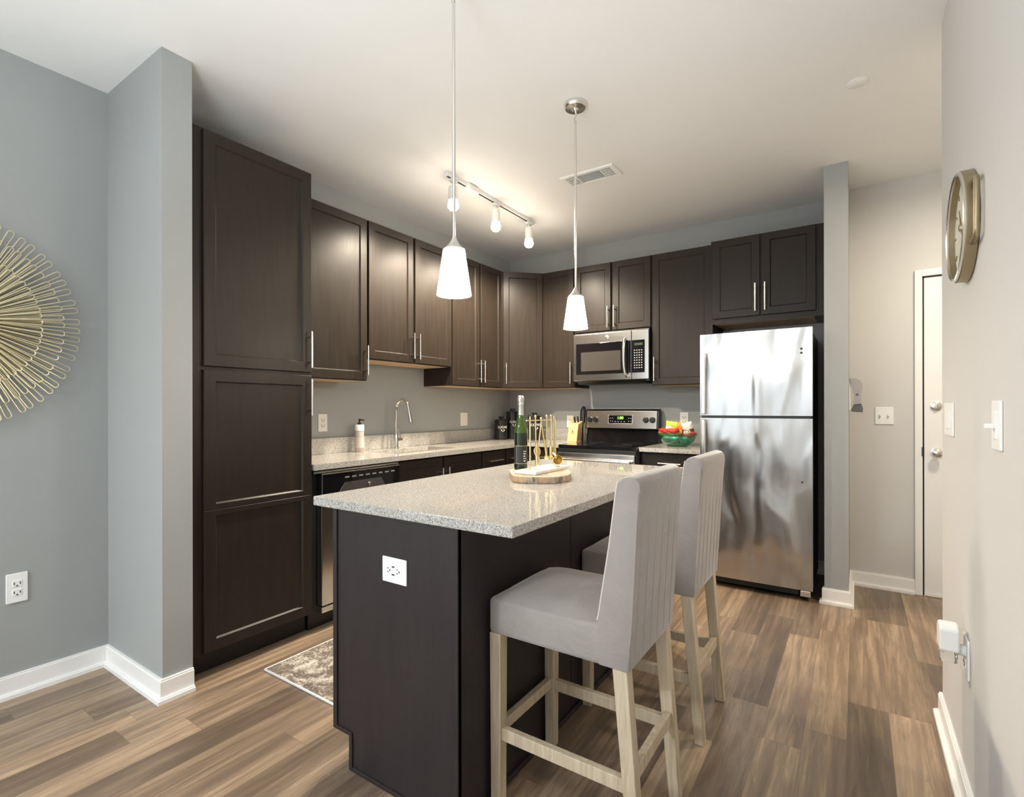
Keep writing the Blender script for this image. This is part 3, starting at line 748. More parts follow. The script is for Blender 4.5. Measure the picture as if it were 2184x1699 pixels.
# ------------------------------------------------------------------ refrigerator
F0, F1, FY = 2.0785, 2.757, .708
fr = thing('refrigerator', 'stainless top-freezer refrigerator with black sides', 'refrigerator', (2.42, -.36, 0))
part('body', MB().box((F0+.012, -.640, .05), (F1-.006, -.045, 1.715), .006), DARKSTEEL, fr)
def fdoor(z0, z1):
    mb = MB(); n = 10; prof = []
    for k in range(n+1):
        t_ = -1 + 2*k/n; prof.append((F0 + (F1-F0)*k/n, -FY - .006*(1-t_*t_) + .004))
    prof = [(F0, -.648)] + prof + [(F1, -.648)]
    return mb.prism(prof, 2, z0, z1)
fz = part('freezer_door', fdoor(1.170, 1.729), FRSTEEL, fr, angle=30)
fd = part('fridge_door', fdoor(.072, 1.152), FRSTEEL, fr, angle=30)
part('door_gasket', MB().box((F0+.01, -.690, 1.152), (F1-.01, -.648, 1.170)), BLACK, fr)
for dpar, z0, z1 in ((fz, 1.178, 1.600), (fd, .62, 1.145)):
    part('handle', MB().prism([(-FY-.058, z0), (-FY+.004, z0), (-FY+.004, z0+.03), (-FY-.022, z0+.045), (-FY-.022, z1-.045), (-FY+.004, z1-.03), (-FY+.004, z1), (-FY-.058, z1)] if 0 else [(-FY-.052, z0), (-FY+.003, z0), (-FY+.003, z0+.022), (-FY-.030, z0+.030), (-FY-.030, z1-.030), (-FY+.003, z1-.022), (-FY+.003, z1), (-FY-.052, z1)], 0, F0+.018, F0+.046, .004), STEEL, dpar)
part('badge', MB().lathe([(.007, 0), (.007, .002), (0, .002)], (2.697, -FY+.0015, 1.594), 16, (0, -1, 0)).lathe([(.007, 0), (.007, .002), (0, .002)], (2.697, -FY+.0015, 1.568), 16, (0, -1, 0)), SLOT, fz, 'two small dark dots')
part('hole_plug', MB().lathe([(.006, 0), (.006, .002), (0, .002)], (2.700, -FY+.0015, .752), 16, (0, -1, 0)), SLOT, fd)
part('kick_grille', MB().box((F0+.015, -.660, .022), (F1-.08, -.600, .068), .004), BLACK, fr)
part('hinge', MB().box((F1-.07, -.700, .03), (F1-.012, -.655, .068), .004), NICKEL, fr)
for x_ in (F0+.05, F1-.045): part('foot', MB().lathe([(.018, 0), (.018, .018), (.010, .02), (.010, .055), (0, .055)], (x_, -.625, 0), 14), BLACK, fr)
part('top_hinge_cover', MB().box((F1-.09, -.69, 1.7155), (F1-.02, -.60, 1.735), .004), DARKSTEEL, fr)

# ------------------------------------------------------------------ snack bowl
bx, by = 1.795, -.265
bw = thing('bowl', 'round green glass bowl on the counter left of the refrigerator', 'bowl', (bx, by, CT))
part('glass', MB().lathe([(0, .001), (.070, .001), (.095, .012), (.128, .046), (.150, .088), (.155, .106), (.1515, .107), (.146, .088), (.124, .050), (.092, .017), (.068, .006), (0, .006)], (bx, by, CT), 40, capped=False), GREENGLASS, bw)
def bag(name, label, loc, rot, w, h, th, c0, c1, c2=None, c3=(.80, .74, .66), group='snack bags in the green bowl'):
    m = mat(name+'_foil', c0, .3); t = NT(m)
    v = t.coords((1, 1, 1), False)
    s = t.add('ShaderNodeSeparateXYZ'); t.link(v, s.inputs[0])
    band = t.math('ADD', s.outputs[2], t.math('MULTIPLY', t.math('SUBTRACT', t.noise(v, 26, 2), .5), .05))
    c = t.mix(t.math('GREATER_THAN', band, .012), c0, c1)
    if c2: c = t.mix(t.math('LESS_THAN', t.math('ABSOLUTE', band), h*.11), c, c2)
    oval = t.math('ADD', t.math('POWER', t.math('DIVIDE', s.outputs[0], w*.26), 2.0), t.math('POWER', t.math('DIVIDE', t.math('ADD', s.outputs[2], h*.06), h*.13), 2.0))
    c = t.mix(t.math('LESS_THAN', oval, 1.0), c, c3)
    c = t.mix(t.math('LESS_THAN', t.math('ABSOLUTE', t.math('SUBTRACT', oval, .35)), .12), c, (.12, .05, .05))
    t.link(c, t.b.inputs['Base Color'])
    n = 12; tb = bmesh.new(); gr = {}
    for sd in (1, -1):
        for i in range(n+1):
            for j in range(n+1):
                u, q_ = -1+2*i/n, -1+2*j/n
                edge = i in (0, n) or j in (0, n)
                if sd == -1 and edge: gr[sd, i, j] = gr[1, i, j]; continue
                y = sd*th/2*((1-u*u)*(1-q_**4))**.5*(1+.16*math.sin(5*u+3*q_+sd))
                z_ = q_*h/2 + (.003*math.sin(i*2.2) if j in (0, n) else 0)
                gr[sd, i, j] = tb.verts.new((u*w/2*(1-.06*(1-q_*q_)), y, z_))
    for sd in (1, -1):
        for i in range(n):
            for j in range(n): tb.faces.new([gr[sd, i, j], gr[sd, i+1, j], gr[sd, i+1, j+1], gr[sd, i, j+1]])
    mb = MB(); mb.merge(tb); o = finish(name, mb, m, (0, 0, 0)); o.location = loc; o.rotation_euler = rot
    o['label'] = label; o['category'] = 'snack bag'; o['group'] = group; return o
RED, ORG, YEL, LIM, WHT, TEAL = (.75, .05, .025), (.85, .22, .03), (.85, .48, .05), (.42, .60, .06), (.78, .70, .64), (.10, .42, .36)
bag('snack_bag', 'lime and white snack bag standing at the back left of the bowl', (bx-.035, by+.045, CT+.135), (R(8), R(8), R(8)), .15, .115, .04, WHT, LIM, None)
bag('snack_bag', 'red and white snack bag at the right side of the bowl', (bx+.080, by+.005, CT+.128), (R(14), R(-14), R(-14)), .110, .125, .045, (.72, .12, .08), WHT, (.10, .07, .05))
bag('snack_bag', 'red and orange snack bag lying at the left rim of the bowl', (bx-.085, by-.030, CT+.108), (R(50), R(6), R(16)), .115, .080, .04, YEL, RED)
bag('snack_bag', 'orange and yellow snack bag at the front of the bowl', (bx-.015, by-.055, CT+.112), (R(48), R(-4), R(-6)), .115, .080, .04, ORG, RED, YEL)
bag('snack_bag', 'red snack bag standing in the middle of the bowl', (bx+.020, by+.010, CT+.125), (R(12), R(20), R(4)), .075, .105, .035, RED, ORG)
for k, (dx, dy, rz, lab) in enumerate(((-.066, -.03, 20, 'teal snack bag seen through the glass at the left of the bowl'), (.0, -.062, 0, 'teal snack bag seen through the glass at the front of the bowl'), (.066, -.02, -25, 'teal snack bag seen through the glass at the right of the bowl'))):
    bag('snack_bag', lab, (bx+dx, by+dy, CT+.052), (R(40), 0, R(rz)), .075, .062, .03, TEAL, (.16, .50, .43))

# ------------------------------------------------------------------ island
IT = .910; IX0, IX1, IY0, IY1 = 1.3736, 2.2307, -3.2839, -1.6702
single('island_countertop', MB().box((IX0, IY0, IT-.0325), (IX1, IY1, IT), .003), GRAN, 'thick grey granite island countertop with an overhang over the stools', 'countertop')
isl = thing('kitchen_island', 'dark brown kitchen island under a grey granite top', 'island', (1.75, -2.48, 0))
IB = IT-.0335; PX0, PX1, PYN, PYF = 1.475, 2.032, -3.270, -1.70
part('carcass', MB().box((PX0+.02, PYN+.014, .115), (PX1-.012, PYF-.014, IB)), ISLW, isl)
part('toe_kick', MB().box((PX0+.085, PYN+.014, 0), (PX1-.012, PYF-.014, .115)), KICK, isl)
prof = [(PX0, IB), (PX0, .128), (1.558, .128), (1.558, 0), (PX1, 0), (PX1, IB)]
for nm, ya, yb in (('end_panel', PYN, PYN+.014), ('end_panel', PYF-.014, PYF)):
    part(nm, MB().prism(prof, 1, ya, yb), ISLW, isl)
mb = MB()
yt = PYN-.006
mb.box((PX0-.002, yt, .128), (PX0+.018, PYN, IB), .002); mb.box((PX0-.002, yt, .116), (1.570, PYN, .130), .002)
mb.box((1.556, yt, 0), (1.572, PYN, .118), .002); mb.box((1.572, yt, 0), (PX1, PYN, .014), .002); mb.box((PX1-.010, yt, .014), (PX1+.003, PYN, IB), .002)
part('edge_trim', mb, ISLW, isl)
part('back_panel', MB().box((PX1-.012, PYN, 0), (PX1, -2.571, IB), .001), ISLW, isl)
part('back_panel', MB().box((PX1-.012, -2.567, 0), (PX1, PYF, IB), .001), ISLW, isl)
part('base_moulding', MB().box((PX1, PYN, 0), (PX1+.012, PYF, .018), .003), ISLW, isl)
MI = lambda u, v, n: (PX0+.02-n, u, v)
for a, b in ((-3.235, -2.745), (-2.735, -2.235), (-2.225, -1.735)):
    dd = part('drawer', MB().box((a, .735, 0), (b, .868, .019), .003, MI), ISLW, isl); part('handle', bar_h(MI, (a+b)/2-.09, (a+b)/2+.09, .80, .019), NICKEL, dd)
    dd = part('door', MB().door(MI, a, b, .125, .722, 0, .019), ISLW, isl); part('handle', bar_v(MI, b-.03, .52, .70, .019), NICKEL, dd)
# outlet on the island end
MIE = lambda u, v, n: (u, PYN-n, v)
t = thing('wall_outlet', 'white sideways outlet with charging ports on the end of the dark island', 'outlet', (1.7755, PYN, .672), 'electrical outlets')
cu, cv = 1.7755, .7115
part('cover_plate', MB().box((cu-.0535, cv-.040, 0), (cu+.0535, cv+.040, .006), .003, MIE), WHITE, t)
part('receptacle', MB().box((cu-.034, cv-.017, .004), (cu+.034, cv+.017, .0075), .004, MIE), WHITE, t)
mb = MB()
mb.box((cu-.008, cv+.010, .0075), (cu+.004, cv+.0145, .008), 0, MIE); mb.box((cu-.008, cv-.0145, .0075), (cu+.004, cv-.010, .008), 0, MIE)
for du, dv in ((-.028, .006), (-.028, -.006), (.012, .006), (.012, -.006)): mb.box((cu+du, cv+dv-.0012, .0075), (cu+du+.007, cv+dv+.0012, .008), 0, MIE)
mb.box((cu-.0185, cv-.003, .0075), (cu-.0145, cv+.003, .008), 0, MIE); mb.box((cu+.0225, cv-.003, .0075), (cu+.0265, cv+.003, .008), 0, MIE)
part('slots', mb, SLOT, t)

# ------------------------------------------------------------------ tray, bottle, bar tools on the island
TZ = .938
pts = []
tcx, tcy = 1.805, -2.433
for k in range(30):
    a = 2*PI*k/30; ca, sa = math.cos(a), math.sin(a)
    rx = .137*(1+.035*math.sin(3*a+1.0)+.018*math.sin(7*a)); ry = .182*(1+.025*math.sin(2*a+.5)+.018*math.sin(5*a+2))
    x_ = math.copysign(abs(ca)**.72, ca)*rx; y_ = math.copysign(abs(sa)**.72, sa)*ry
    w_ = R(33.8); pts.append((tcx + x_*math.cos(w_)-y_*math.sin(w_), tcy + x_*math.sin(w_)+y_*math.cos(w_)))
single('wood_slice_tray', MB().prism(pts, 2, IT+.0005, TZ, .003), SLAB, 'thick wood slice tray with bark-coloured rim on the island', 'tray')
bx2, by2 = 1.695, -2.415
bo = thing('champagne_bottle', 'dark green champagne bottle with silver foil neck on the wood slice', 'bottle', (bx2, by2, TZ))
H = .343; rb = .0305
part('glass', MB().lathe([(rb-.004, 0), (rb, .004), (rb, .150), (rb*.985, .170), (0, .170)], (bx2, by2, TZ), 36), BOTTLE, bo)
part('shoulder', MB().lathe([(rb*.985, .170), (rb*.95, .185), (rb*.82, .205), (rb*.60, .232), (rb*.47, .250), (.013, .262), (0, .262)], (bx2, by2, TZ), 36, capped=False), BOTLIT, bo, 'shoulder in lighter green for light shining through above the liquid')
part('foil', MB().lathe([(.0165, .228), (.0145, .240), (.0138, .262), (.0128, .295), (.0150, .300), (.0150, .306), (.0135, .309), (.0150, .315), (.0165, .328), (.0150, .338), (.010, .3425), (0, .343)], (bx2, by2, TZ), 28), FOIL, bo)
def MBT(u, v, n):
    A = math.atan2(-4.41-by2, 2.9857-bx2); a = A + u/rb; rr = rb+.0004+n; return (bx2+rr*math.cos(a), by2+rr*math.sin(a), TZ+v)
def wrap(mb, u0, u1, v0, v1, n0, n1, k=10):
    for i in range(k): mb.box((u0+(u1-u0)*i/k, v0, n0), (u0+(u1-u0)*(i+1)/k, v1, n1), 0, MBT)
mb = MB(); wrap(mb, -.040, .040, .030, .112, 0, .0004); lb = part('label', mb, LABELDK, bo)
mb = MB(); wrap(mb, -.040, .040, .1105, .1125, .0004, .0008); wrap(mb, -.040, .040, .030, .032, .0004, .0008); mb.box((-.021, .03, .0004), (-.0195, .112, .0008), 0, MBT)
part('label_border', mb, GOLDLINE, lb)
mb = MB()
for k in range(5): mb.box((.012, .085-k*.011, .0005), (.024-.002*(k % 3), .089-k*.011, .0008), 0, MBT)
part('label_print', mb, PRINT, lb)
# bar tool stand
PZ = .950
p0, p1, p2, p3 = Vector((1.745, -2.519)), Vector((1.872, -2.580)), Vector((1.842, -2.262)), None
ax1 = Vector((0, 1)); 
stx = thing('bar_tool_stand', 'gold bar tool stand with a white marble base on the wood slice', 'bar tool stand', (1.785, -2.385, TZ))
part('base', MB().box((1.748, -2.552, TZ), (1.860, -2.250, PZ+.003), .003), MARBLE, stx)
PA, PB = Vector((1.790, -2.487, PZ)), Vector((1.790, -2.272, PZ)); BZ = 1.168
for q_ in (PA, PB): part('post', MB().tube([q_, (q_.x, q_.y, 1.186)], .0042, 12), BRASS, stx)
part('crossbar', MB().tube([(PA.x, PA.y-.03, BZ), (PB.x, PB.y+.03, BZ)], .0026, 10), BRASS, stx)
GT = 'gold bar tools hanging on the stand'
def tool(name, label, y, cat, rods, head, z0):
    x = PA.x; o = thing(name, label, cat, (x, y, z0), GT)
    part('handle', rods, BRASS, o)
    for h in (head if isinstance(head, list) else [head]): part('head', h, BRASS, o)
    return o
def rod(x, y0, y1, z0, z1, r=.0040, w=None):
    return MB().tube([(x, y0, z1), (x, y1, z0)], r, 8).lathe([(.0050, 0), (.0055, .005), (.0040, .010), (0, .011)], (x, y0, z1-.002), 12)
xx = PA.x+.006
tool('strainer', 'gold bar strainer with a flat ring, first tool beside the near post', -2.452, 'bar tool', rod(xx, -2.452, -2.448, 1.055, 1.184), MB().lathe([(.020, -.002), (.022, 0), (.020, .002), (.012, .002), (.012, -.002)], (xx+.006, -2.446, 1.030), 24, (1, -.25, .1), capped=False).tube([(xx+.004, -2.448, 1.060), (xx+.006, -2.447, .985), (xx+.006, -2.449, .966)], [.004, .010, .007], 10), .966)
mb = MB().tube([(xx, -2.402, 1.160), (xx+.004, -2.440, 1.01)], .0035, 8).tube([(xx, -2.402, 1.160), (xx+.004, -2.362, 1.005)], .0035, 8).lathe([(.0050, 0), (.0055, .006), (0, .010)], (xx, -2.402, 1.172), 12).tube([(xx, -2.402, 1.176), (xx, -2.402, 1.156)], .0035, 8)
tool('tongs', 'gold ice tongs spread in an upside-down V in the middle of the stand', -2.40, 'bar tool', mb, [MB().lathe([(.004, 0), (.010, .006), (.011, .014), (.006, .020)], (xx+.004, -2.440, .990), 12), MB().lathe([(.004, 0), (.010, .006), (.011, .014), (.006, .020)], (xx+.004, -2.362, .986), 12)], .986)
tool('bar_spoon', 'gold bar spoon right of the tongs', -2.352, 'bar tool', rod(xx, -2.352, -2.352, 1.005, 1.184, .0036), MB().lathe([(0, 0), (.009, .004), (.013, .012), (.013, .016), (.008, .010), (0, .006)], (xx+.002, -2.352, .985), 16), .985)
tool('muddler', 'gold muddler with a pale upper handle near the far post', -2.312, 'bar tool', rod(xx, -2.312, -2.312, .99, 1.184, .0044), MB().tube([(xx, -2.312, 1.045), (xx, -2.312, .985)], .0085, 12), .985)
tool('jigger', 'gold double jigger with an open cup beside the far post', -2.292, 'bar tool', MB().tube([(xx+.012, -2.292, 1.175), (xx+.014, -2.292, 1.015)], .0030, 8), MB().lathe([(.0225, .050), (.0205, .049), (.009, .004), (.006, 0), (.009, -.004), (.0185, -.040), (.017, -.040), (.007, -.002), (0, 0)], (xx+.016, -2.292, .990), 24, (.62, -.75, -.12), capped=False), .965)

# ------------------------------------------------------------------ bar stools
def make_stool(cy, label):
    x0 = 2.040
    t = thing('bar_stool', label, 'bar stool', (2.27, cy, 0), 'grey upholstered bar stools at the island')
    hw = .190
    # seat cushion: crowned box
    tb = bmesh.new(); nx, ny = 14, 12; top = {}
    xs0, xs1, zb, zt = x0, 2.425, .530, .640
    mb = MB(); mb.box((xs0, cy-hw+.001, zb), (xs1, cy+hw-.001, zt), .014, None, 3, True)
    part('seat', mb, FAB, t)
    tb = bmesh.new(); g = {}
    for i in range(nx+1):
        for j in range(ny+1):
            u, v = -1+2*i/nx, -1+2*j/ny
            z_ = zt - .004 + .034*((1-u**4)*(1-v**4))**.7 + .0035*math.sin(6*u+2*v)*math.sin(4*v-u)*(1-u*u)*(1-v*v)
            g[i, j] = tb.verts.new((xs0+.006+(2.408-xs0-.006)*(i/nx), cy+v*(hw-.006), z_))
    for i in range(nx):
        for j in range(ny): tb.faces.new([g[i, j], g[i+1, j], g[i+1, j+1], g[i, j+1]])
    mb = MB(); mb.merge(tb)
    rim = [g_ for g_ in ()]
    part('seat_cushion_top', mb, FAB, t)
    # backrest: slanted slab with a soft rounded top
    prof = [(2.405, .531), (2.494, .531), (2.500, .640), (2.512, .85), (2.526, 1.005), (2.524, 1.028), (2.512, 1.041), (2.494, 1.045), (2.474, 1.040), (2.463, 1.028), (2.460, 1.010), (2.440, .86), (2.412, .68), (2.405, .64)]
    part('backrest', MB().prism(prof, 1, cy-hw, cy+hw, .007, True), FAB, t)
    # stitched pleats down the back and pale piping along both side edges
    mb = MB()
    for k in range(6):
        y_ = cy-hw*.78 + hw*1.56*k/5
        mb.tube([(2.487, y_, .55), (2.4925, y_, .64), (2.5045, y_, .85), (2.515, y_, .96)], [.0095, .0100, .0098, .0070], 10)
    part('back_pleats', mb, FAB, t)
    for s_ in (-1, 1):
        mb = MB(); y_ = cy+s_*(hw-.002); mb.tube([(2.404, y_, .652), (2.408, y_, .665), (2.4395, y_, .86), (2.459, y_, 1.008), (2.463, y_, 1.028)], .0032, 6)
        part('piping', mb, PIPE, t)
    a = .020
    def leg(xt, xb, yc):
        mb = MB(); tb = bmesh.new()
        def sq(x, z, s): return [tb.verts.new((x-s, yc-s, z)), tb.verts.new((x+s, yc-s, z)), tb.verts.new((x+s, yc+s, z)), tb.verts.new((x-s, yc+s, z))]
        A, B = sq(xb, .0, a*.88), sq(xt, .532, a)
        tb.faces.new(A); tb.faces.new(B)
        for k in range(4): tb.faces.new([A[k], A[(k+1) % 4], B[(k+1) % 4], B[k]])
        bmesh.ops.bevel(tb, geom=tb.edges[:], offset=.002, segments=1, affect='EDGES')
        return mb.merge(tb)
    yn, yf = cy-hw+a+.003, cy+hw-a-.003
    for xt, xb in ((2.062, 2.062), (2.466, 2.510)):
        for y_ in (yn, yf): part('leg', leg(xt, xb, y_), LEGW, t)
    xr = lambda z: 2.510 + (2.466-2.510)*z/.532
    for y_ in (yn, yf): part('stretcher', MB().prism([(2.08, .205), (xr(.205)-.016, .205), (xr(.243)-.016, .243), (2.08, .243)], 1, y_-.011, y_+.011, .002), LEGW, t)
    part('front_stretcher', MB().box((2.051, yn+.018, .215), (2.073, yf-.018, .250), .002), LEGW, t)
    part('rear_stretcher', MB().box((xr(.245)-.011, yn+.018, .228), (xr(.245)+.011, yf-.018, .268), .002), LEGW, t)
    return t
s1 = make_stool(-2.945, 'grey velvet bar stool at the near end of the island, seat fully visible')
s2 = copy_tree(s1, None, (0, .640, 0))
s2['label'] = 'grey velvet bar stool at the far end of the island, beside the refrigerator'

# ------------------------------------------------------------------ rug
rg = thing('rug', 'distressed cream and brown rug with a pale edge, between dishwasher and island', 'rug', (.99, -2.5, 0))
part('pile', MB().box((.695, -3.065, .0005), (1.285, -1.95, .011), .004), RUG, rg)
mb = MB()
mb.tube([(.695, -3.066, .006), (1.285, -3.066, .006), (1.285, -1.949, .006), (.695, -1.949, .006)], .0065, 8, closed=True)
part('binding', mb, RUGEDGE, rg)

ar = thing('added_bounce_rug', 'large pale cream rug added out of view to reflect and bounce light', 'rug', (1.7, -6.1, 0))  # unseen, added as a pale surface for reflections and ceiling bounce
part('pile', MB().box((.5, -7.5, .0005), (2.9, -4.75, .012), .004), mat('bounce_rug_cream', (.72, .70, .66), .95), ar)

# ------------------------------------------------------------------ ceiling fittings
def pendant(x, y, label):
    t = thing('pendant_lamp', label, 'pendant lamp', (x, y, 1.617), 'pendant lamps over the island')
    part('canopy', MB().lathe([(.056, 0), (.056, -.016), (.050, -.024), (.018, -.028), (.012, -.036), (0, -.036)], (x, y, HC-.0005), 32), NICKEL, t)
    part('swivel', MB().tube([(x, y, HC-.03), (x+.004, y, HC-.055), (x-.003, y, HC-.075), (x, y, HC-.095)], [.006, .004, .005, .007], 10), NICKEL, t)
    part('rod', MB().tube([(x, y, HC-.09), (x, y, 1.80)], .0058, 14), NICKEL, t)
    part('shade_holder', MB().lathe([(.007, .046), (.010, .036), (.022, .016), (.036, .004), (.037, 0), (0, 0)], (x, y, 1.775), 32), NICKEL, t)
    part('shade', MB().lathe([(.0375, .158), (.039, .150), (.0605, 0), (.0580, 0), (.0365, .150), (0, .154)], (x, y, 1.617), 40, capped=False), SHADE, t)
    part('bulb', MB().lathe([(0, 0), (.018, .008), (.024, .025), (.020, .042), (.012, .06), (.012, .09), (0, .09)], (x, y, 1.650), 20), emit('pendant_bulb', (1, .9, .7), 6), t)
    add_light('pendant_glow', 'POINT', (x, y, 1.606), 2.6, WARM, shadow_soft_size=.05)
pendant(1.819, -3.034, 'nearer pendant lamp with white frosted glass shade and its rod running out of frame')
pendant(1.825, -2.112, 'farther pendant lamp with white frosted glass shade, round canopy in view')

trk = thing('track_rail', 'white ceiling track rail carrying three spotlights', 'track light', (.805, -1.38, HC-.025))
part('rail', MB().box((.788, -1.915, HC-.024), (.822, -.845, HC), .002), WHITE, trk)
part('conductor_slot', MB().box((.798, -1.905, HC-.0248), (.812, -.855, HC-.0235)), SLOT, trk)
part('feed_box', MB().box((.772, -1.720, HC-.046), (.838, -1.600, HC-.001), .012), WHITE, trk)
for y_, lab in ((-1.845, 'first white spotlight at the near end of the track, seen behind the pendant rod'), (-1.370, 'middle white spotlight on the ceiling track'), (-.915, 'last white spotlight at the far end of the track')):
    t = thing('spotlight', lab, 'spotlight', (.805, y_, 2.49), 'spotlights on the ceiling track')
    part('adapter', MB().box((.789, y_-.03, HC-.045), (.821, y_+.03, HC-.0252), .003).tube([(.805, y_, HC-.045), (.805, y_, HC-.075)], .006, 10), WHITE, t)
    part('housing', MB().lathe([(.012, .190), (.026, .186), (.031, .172), (.032, .095), (.030, .095), (.027, .165), (0, .17)], (.805, y_, 2.480), 28, capped=False), WHITE, t)
    part('bulb', MB().lathe([(0, 0), (.022, .004), (.034, .018), (.037, .034), (.031, .054), (.022, .075), (0, .08)], (.805, y_, 2.508), 24), BULB, t)
    add_light('spot_glow', 'SPOT', (.805, y_, 2.500), 95, WARM, shadow_soft_size=.04, spot_size=R(165), spot_blend=.6)
    add_light('bulb_glow', 'POINT', (.805, y_, 2.490), 2.2, WARM, shadow_soft_size=.04)

vt = thing('air_vent', 'white rectangular air vent in the ceiling', 'vent', (1.55, -1.345, HC-.02))
mb = MB(); vx0, vx1, vy0, vy1, vz = 1.365, 1.735, -1.432, -1.262, HC-.012
mb.box((vx0, vy0, vz), (vx1, vy0+.025, HC), .002); mb.box((vx0, vy1-.025, vz), (vx1, vy1, HC), .002); mb.box((vx0, vy0+.025, vz), (vx0+.03, vy1-.025, HC), .002); mb.box((vx1-.03, vy0+.025, vz), (vx1, vy1-.025, HC), .002)
part('frame', mb, WHITE, vt)
part('duct', MB().box((vx0+.03, vy0+.025, HC-.002), (vx1-.03, vy1-.025, HC-.0005)), SLOT, vt)
mb = MB()
for k in range(9):
    y_ = vy0+.035+k*.0125; mb.prism([(y_-.004, vz+.001), (y_-.002, vz+.001), (y_+.006, HC-.003), (y_+.004, HC-.003)], 0, 1.475, 1.635)
for a, b in ((1.395, 1.470), (1.640, 1.705)):
    for k in range(5):
        x_ = a+.008+k*(b-a-.016)/4; mb.box((x_-.002, vy0+.025, vz+.001), (x_+.002, vy1-.025, HC-.003))
    for k in range(3): mb.box((a, vy0+.055+k*.03-.002, vz+.002), (b, vy0+.055+k*.03+.002, HC-.004))
mb.box((1.468, vy0+.025, vz), (1.475, vy1-.025, HC-.002)); mb.box((1.635, vy0+.025, vz), (1.642, vy1-.025, HC-.002))
part('louvres', mb, WHITE, vt)
single('sprinkler_cover', MB().lathe([(.043, -.0005), (.043, -.004), (.040, -.006), (0, -.006)], (2.991, -1.530, HC), 32), CEIL, 'small round white cover plate on the ceiling near the hall', 'sprinkler cover')
ll = thing('ceiling_lamp', 'round white ceiling lamp added out of view in the living room as fill light', 'ceiling lamp', (0.95, -6.5, HC-.1))  # unseen fixture, added to carry the fill light
part('pan', MB().lathe([(.28, 0), (.28, -.02), (0, -.02)], (0.95, -6.5, HC-.0005), 40), NICKEL, ll)
part('diffuser', MB().lathe([(.27, -.02), (.27, -.09), (.25, -.11), (0, -.115)], (0.95, -6.5, HC-.0005), 40), emit('added_lamp_diffuser', (1, .95, .88), 2.0), ll)
for lx, ly, lab in ((2.15, -4.80, 'slim white uplighter added out of view to light the ceiling'),):
    tl = thing('added_floor_lamp', lab, 'floor lamp', (lx, ly, 0))  # unseen stand, added to carry the ceiling uplight
    part('base', MB().lathe([(.13, 0), (.13, .012), (.02, .02), (0, .02)], (lx, ly, 0), 32), WHITE, tl)
    part('pole', MB().tube([(lx, ly, .02), (lx, ly, 1.30)], .012, 12), WHITE, tl)
    part('bowl_shade', MB().lathe([(.02, 1.28), (.08, 1.31), (.12, 1.36), (.118, 1.36), (.078, 1.315), (.02, 1.29)], (lx, ly, 0), 32, capped=False), WHITE, tl)
hl = thing('ceiling_lamp', 'white flush ceiling lamp in the entry hall', 'ceiling lamp', (3.72, -1.20, HC-.08))
part('pan', MB().lathe([(.14, 0), (.14, -.02), (0, -.02)], (3.72, -1.20, HC-.0005), 32), NICKEL, hl)
part('diffuser', MB().lathe([(.13, -.02), (.125, -.05), (.09, -.075), (0, -.085)], (3.72, -1.20, HC-.0005), 32), emit('hall_diffuser', (1, .9, .75), 2.0), hl)

# ------------------------------------------------------------------ soap dispenser on the partition by the hall
ds = thing('hand_soap_dispenser', 'grey wall-mounted hand soap dispenser on the partition beside the hall', 'dispenser', (2.975, -.40, 1.19))
part('bracket', MB().box((2.944, -.440, 1.205), (2.954, -.360, 1.395), .003), WHITE, ds)
part('body', MB().prism([(2.9445, 1.412), (2.985, 1.412), (3.006, 1.400), (3.017, 1.378), (3.018, 1.345), (3.008, 1.310), (3.006, 1.275), (3.012, 1.245), (2.968, 1.240), (2.974, 1.275), (2.972, 1.310), (2.962, 1.340), (2.954, 1.380)], 1, -.445, -.355, .003), DISP, ds)
part('nozzle', MB().prism([(2.968, 1.240), (3.012, 1.245), (3.020, 1.215), (3.018, 1.192), (2.960, 1.196), (2.955, 1.205)], 1, -.440, -.360, .003), DISPB, ds)
part('label_mark', MB().box((2.982, -.4465, 1.300), (2.996, -.4445, 1.312)), DISPB, ds)

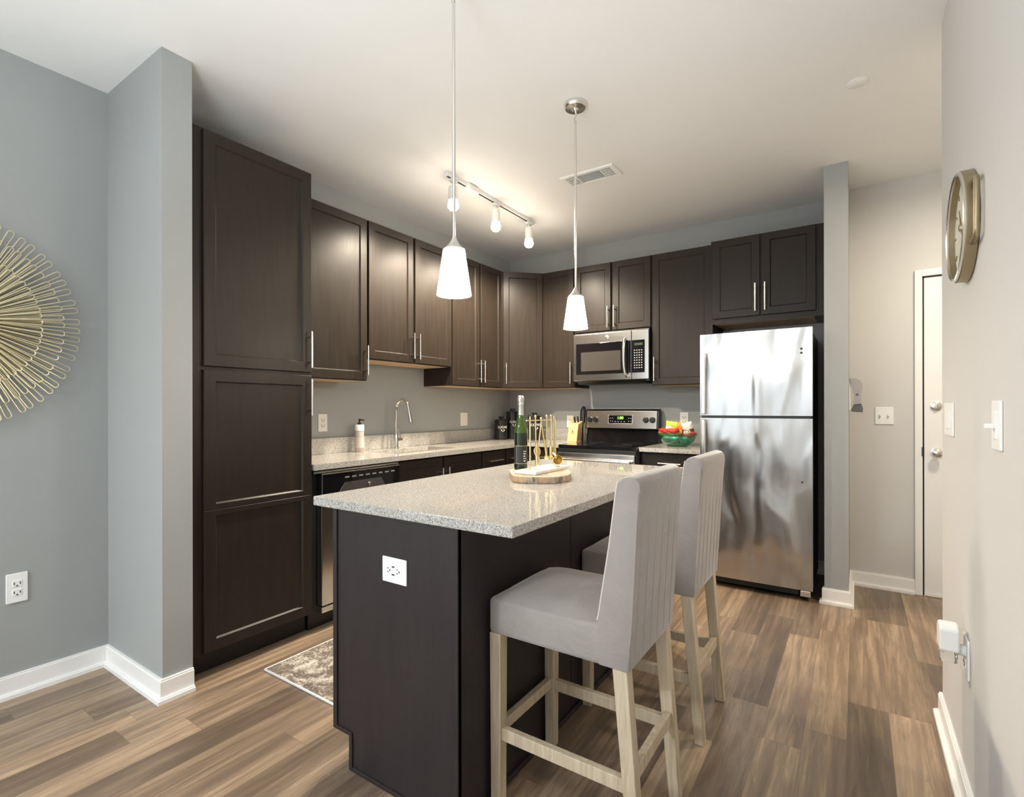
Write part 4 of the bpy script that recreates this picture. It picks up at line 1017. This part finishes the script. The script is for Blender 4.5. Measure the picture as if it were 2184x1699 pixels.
# ------------------------------------------------------------------ wall clock on the right wall
ky_, kz_, rh, kv = -2.379, 1.761, .171, .161/.171
ck = thing('wall_clock', 'round bronze wall clock with side handles on the right wall', 'clock', (3.266, ky_, kz_))
ck.scale = (1, 1, kv)
def cpart(name, mb, m, lab=None):
    o = finish(name, mb, m, (0, 0, 0)); o.parent = ck
    if lab: o['label'] = lab
    return o
AX = (-1, 0, 0)
cpart('case', MB().lathe([(rh-.002, .001), (rh, .003), (rh, .028), (rh-.002, .030), (rh-.012, .030), (rh-.012, .012), (rh-.012, .001)], (0, 0, 0), 64, AX, capped=False), BRONZE)
cpart('bezel', MB().lathe([(rh-.003, .030), (rh-.003, .035), (rh-.008, .037), (rh-.014, .034), (rh-.014, .030)], (0, 0, 0), 64, AX, capped=False), NICKEL)
cpart('dial', MB().lathe([(rh-.012, .010), (rh-.012, .014), (0, .014)], (0, 0, 0), 64, AX), CLOCKFACE)
mb = MB()
for k in range(12):
    a = 2*PI*k/12; c_, s_ = math.cos(a), math.sin(a)
    mb.tube([(-.0146, .125*s_, .125*c_), (-.0146, .148*s_, .148*c_)], .0026, 6)
cpart('hour_marks', mb, BRONZE)
cpart('hands', MB().tube([(-.018, 0, -.01), (-.018, .045, .070)], [.003, .001], 6).tube([(-.020, .01, .01), (-.020, -.080, -.085)], [.0025, .001], 6), BRONZE)
cpart('centre_cap', MB().lathe([(.012, .014), (.011, .024), (0, .026)], (0, 0, 0), 20, AX), PALEGOLD)
for sg in (-1, 1):
    h_ = .088; yb = sg*math.sqrt(rh**2-h_**2); ye_ = sg*(rh+.040)
    pth = [(-.015, yb, h_), (-.015, yb+sg*.016, h_+.004), (-.015, ye_-sg*.006, h_-.006), (-.015, ye_, h_-.022), (-.015, ye_+sg*.001, 0), (-.015, ye_, -h_+.022), (-.015, ye_-sg*.006, -h_+.006), (-.015, yb+sg*.016, -h_-.004), (-.015, yb, -h_)]
    cpart('side_handle', MB().tube(pth, .0075, 10), BRONZE)
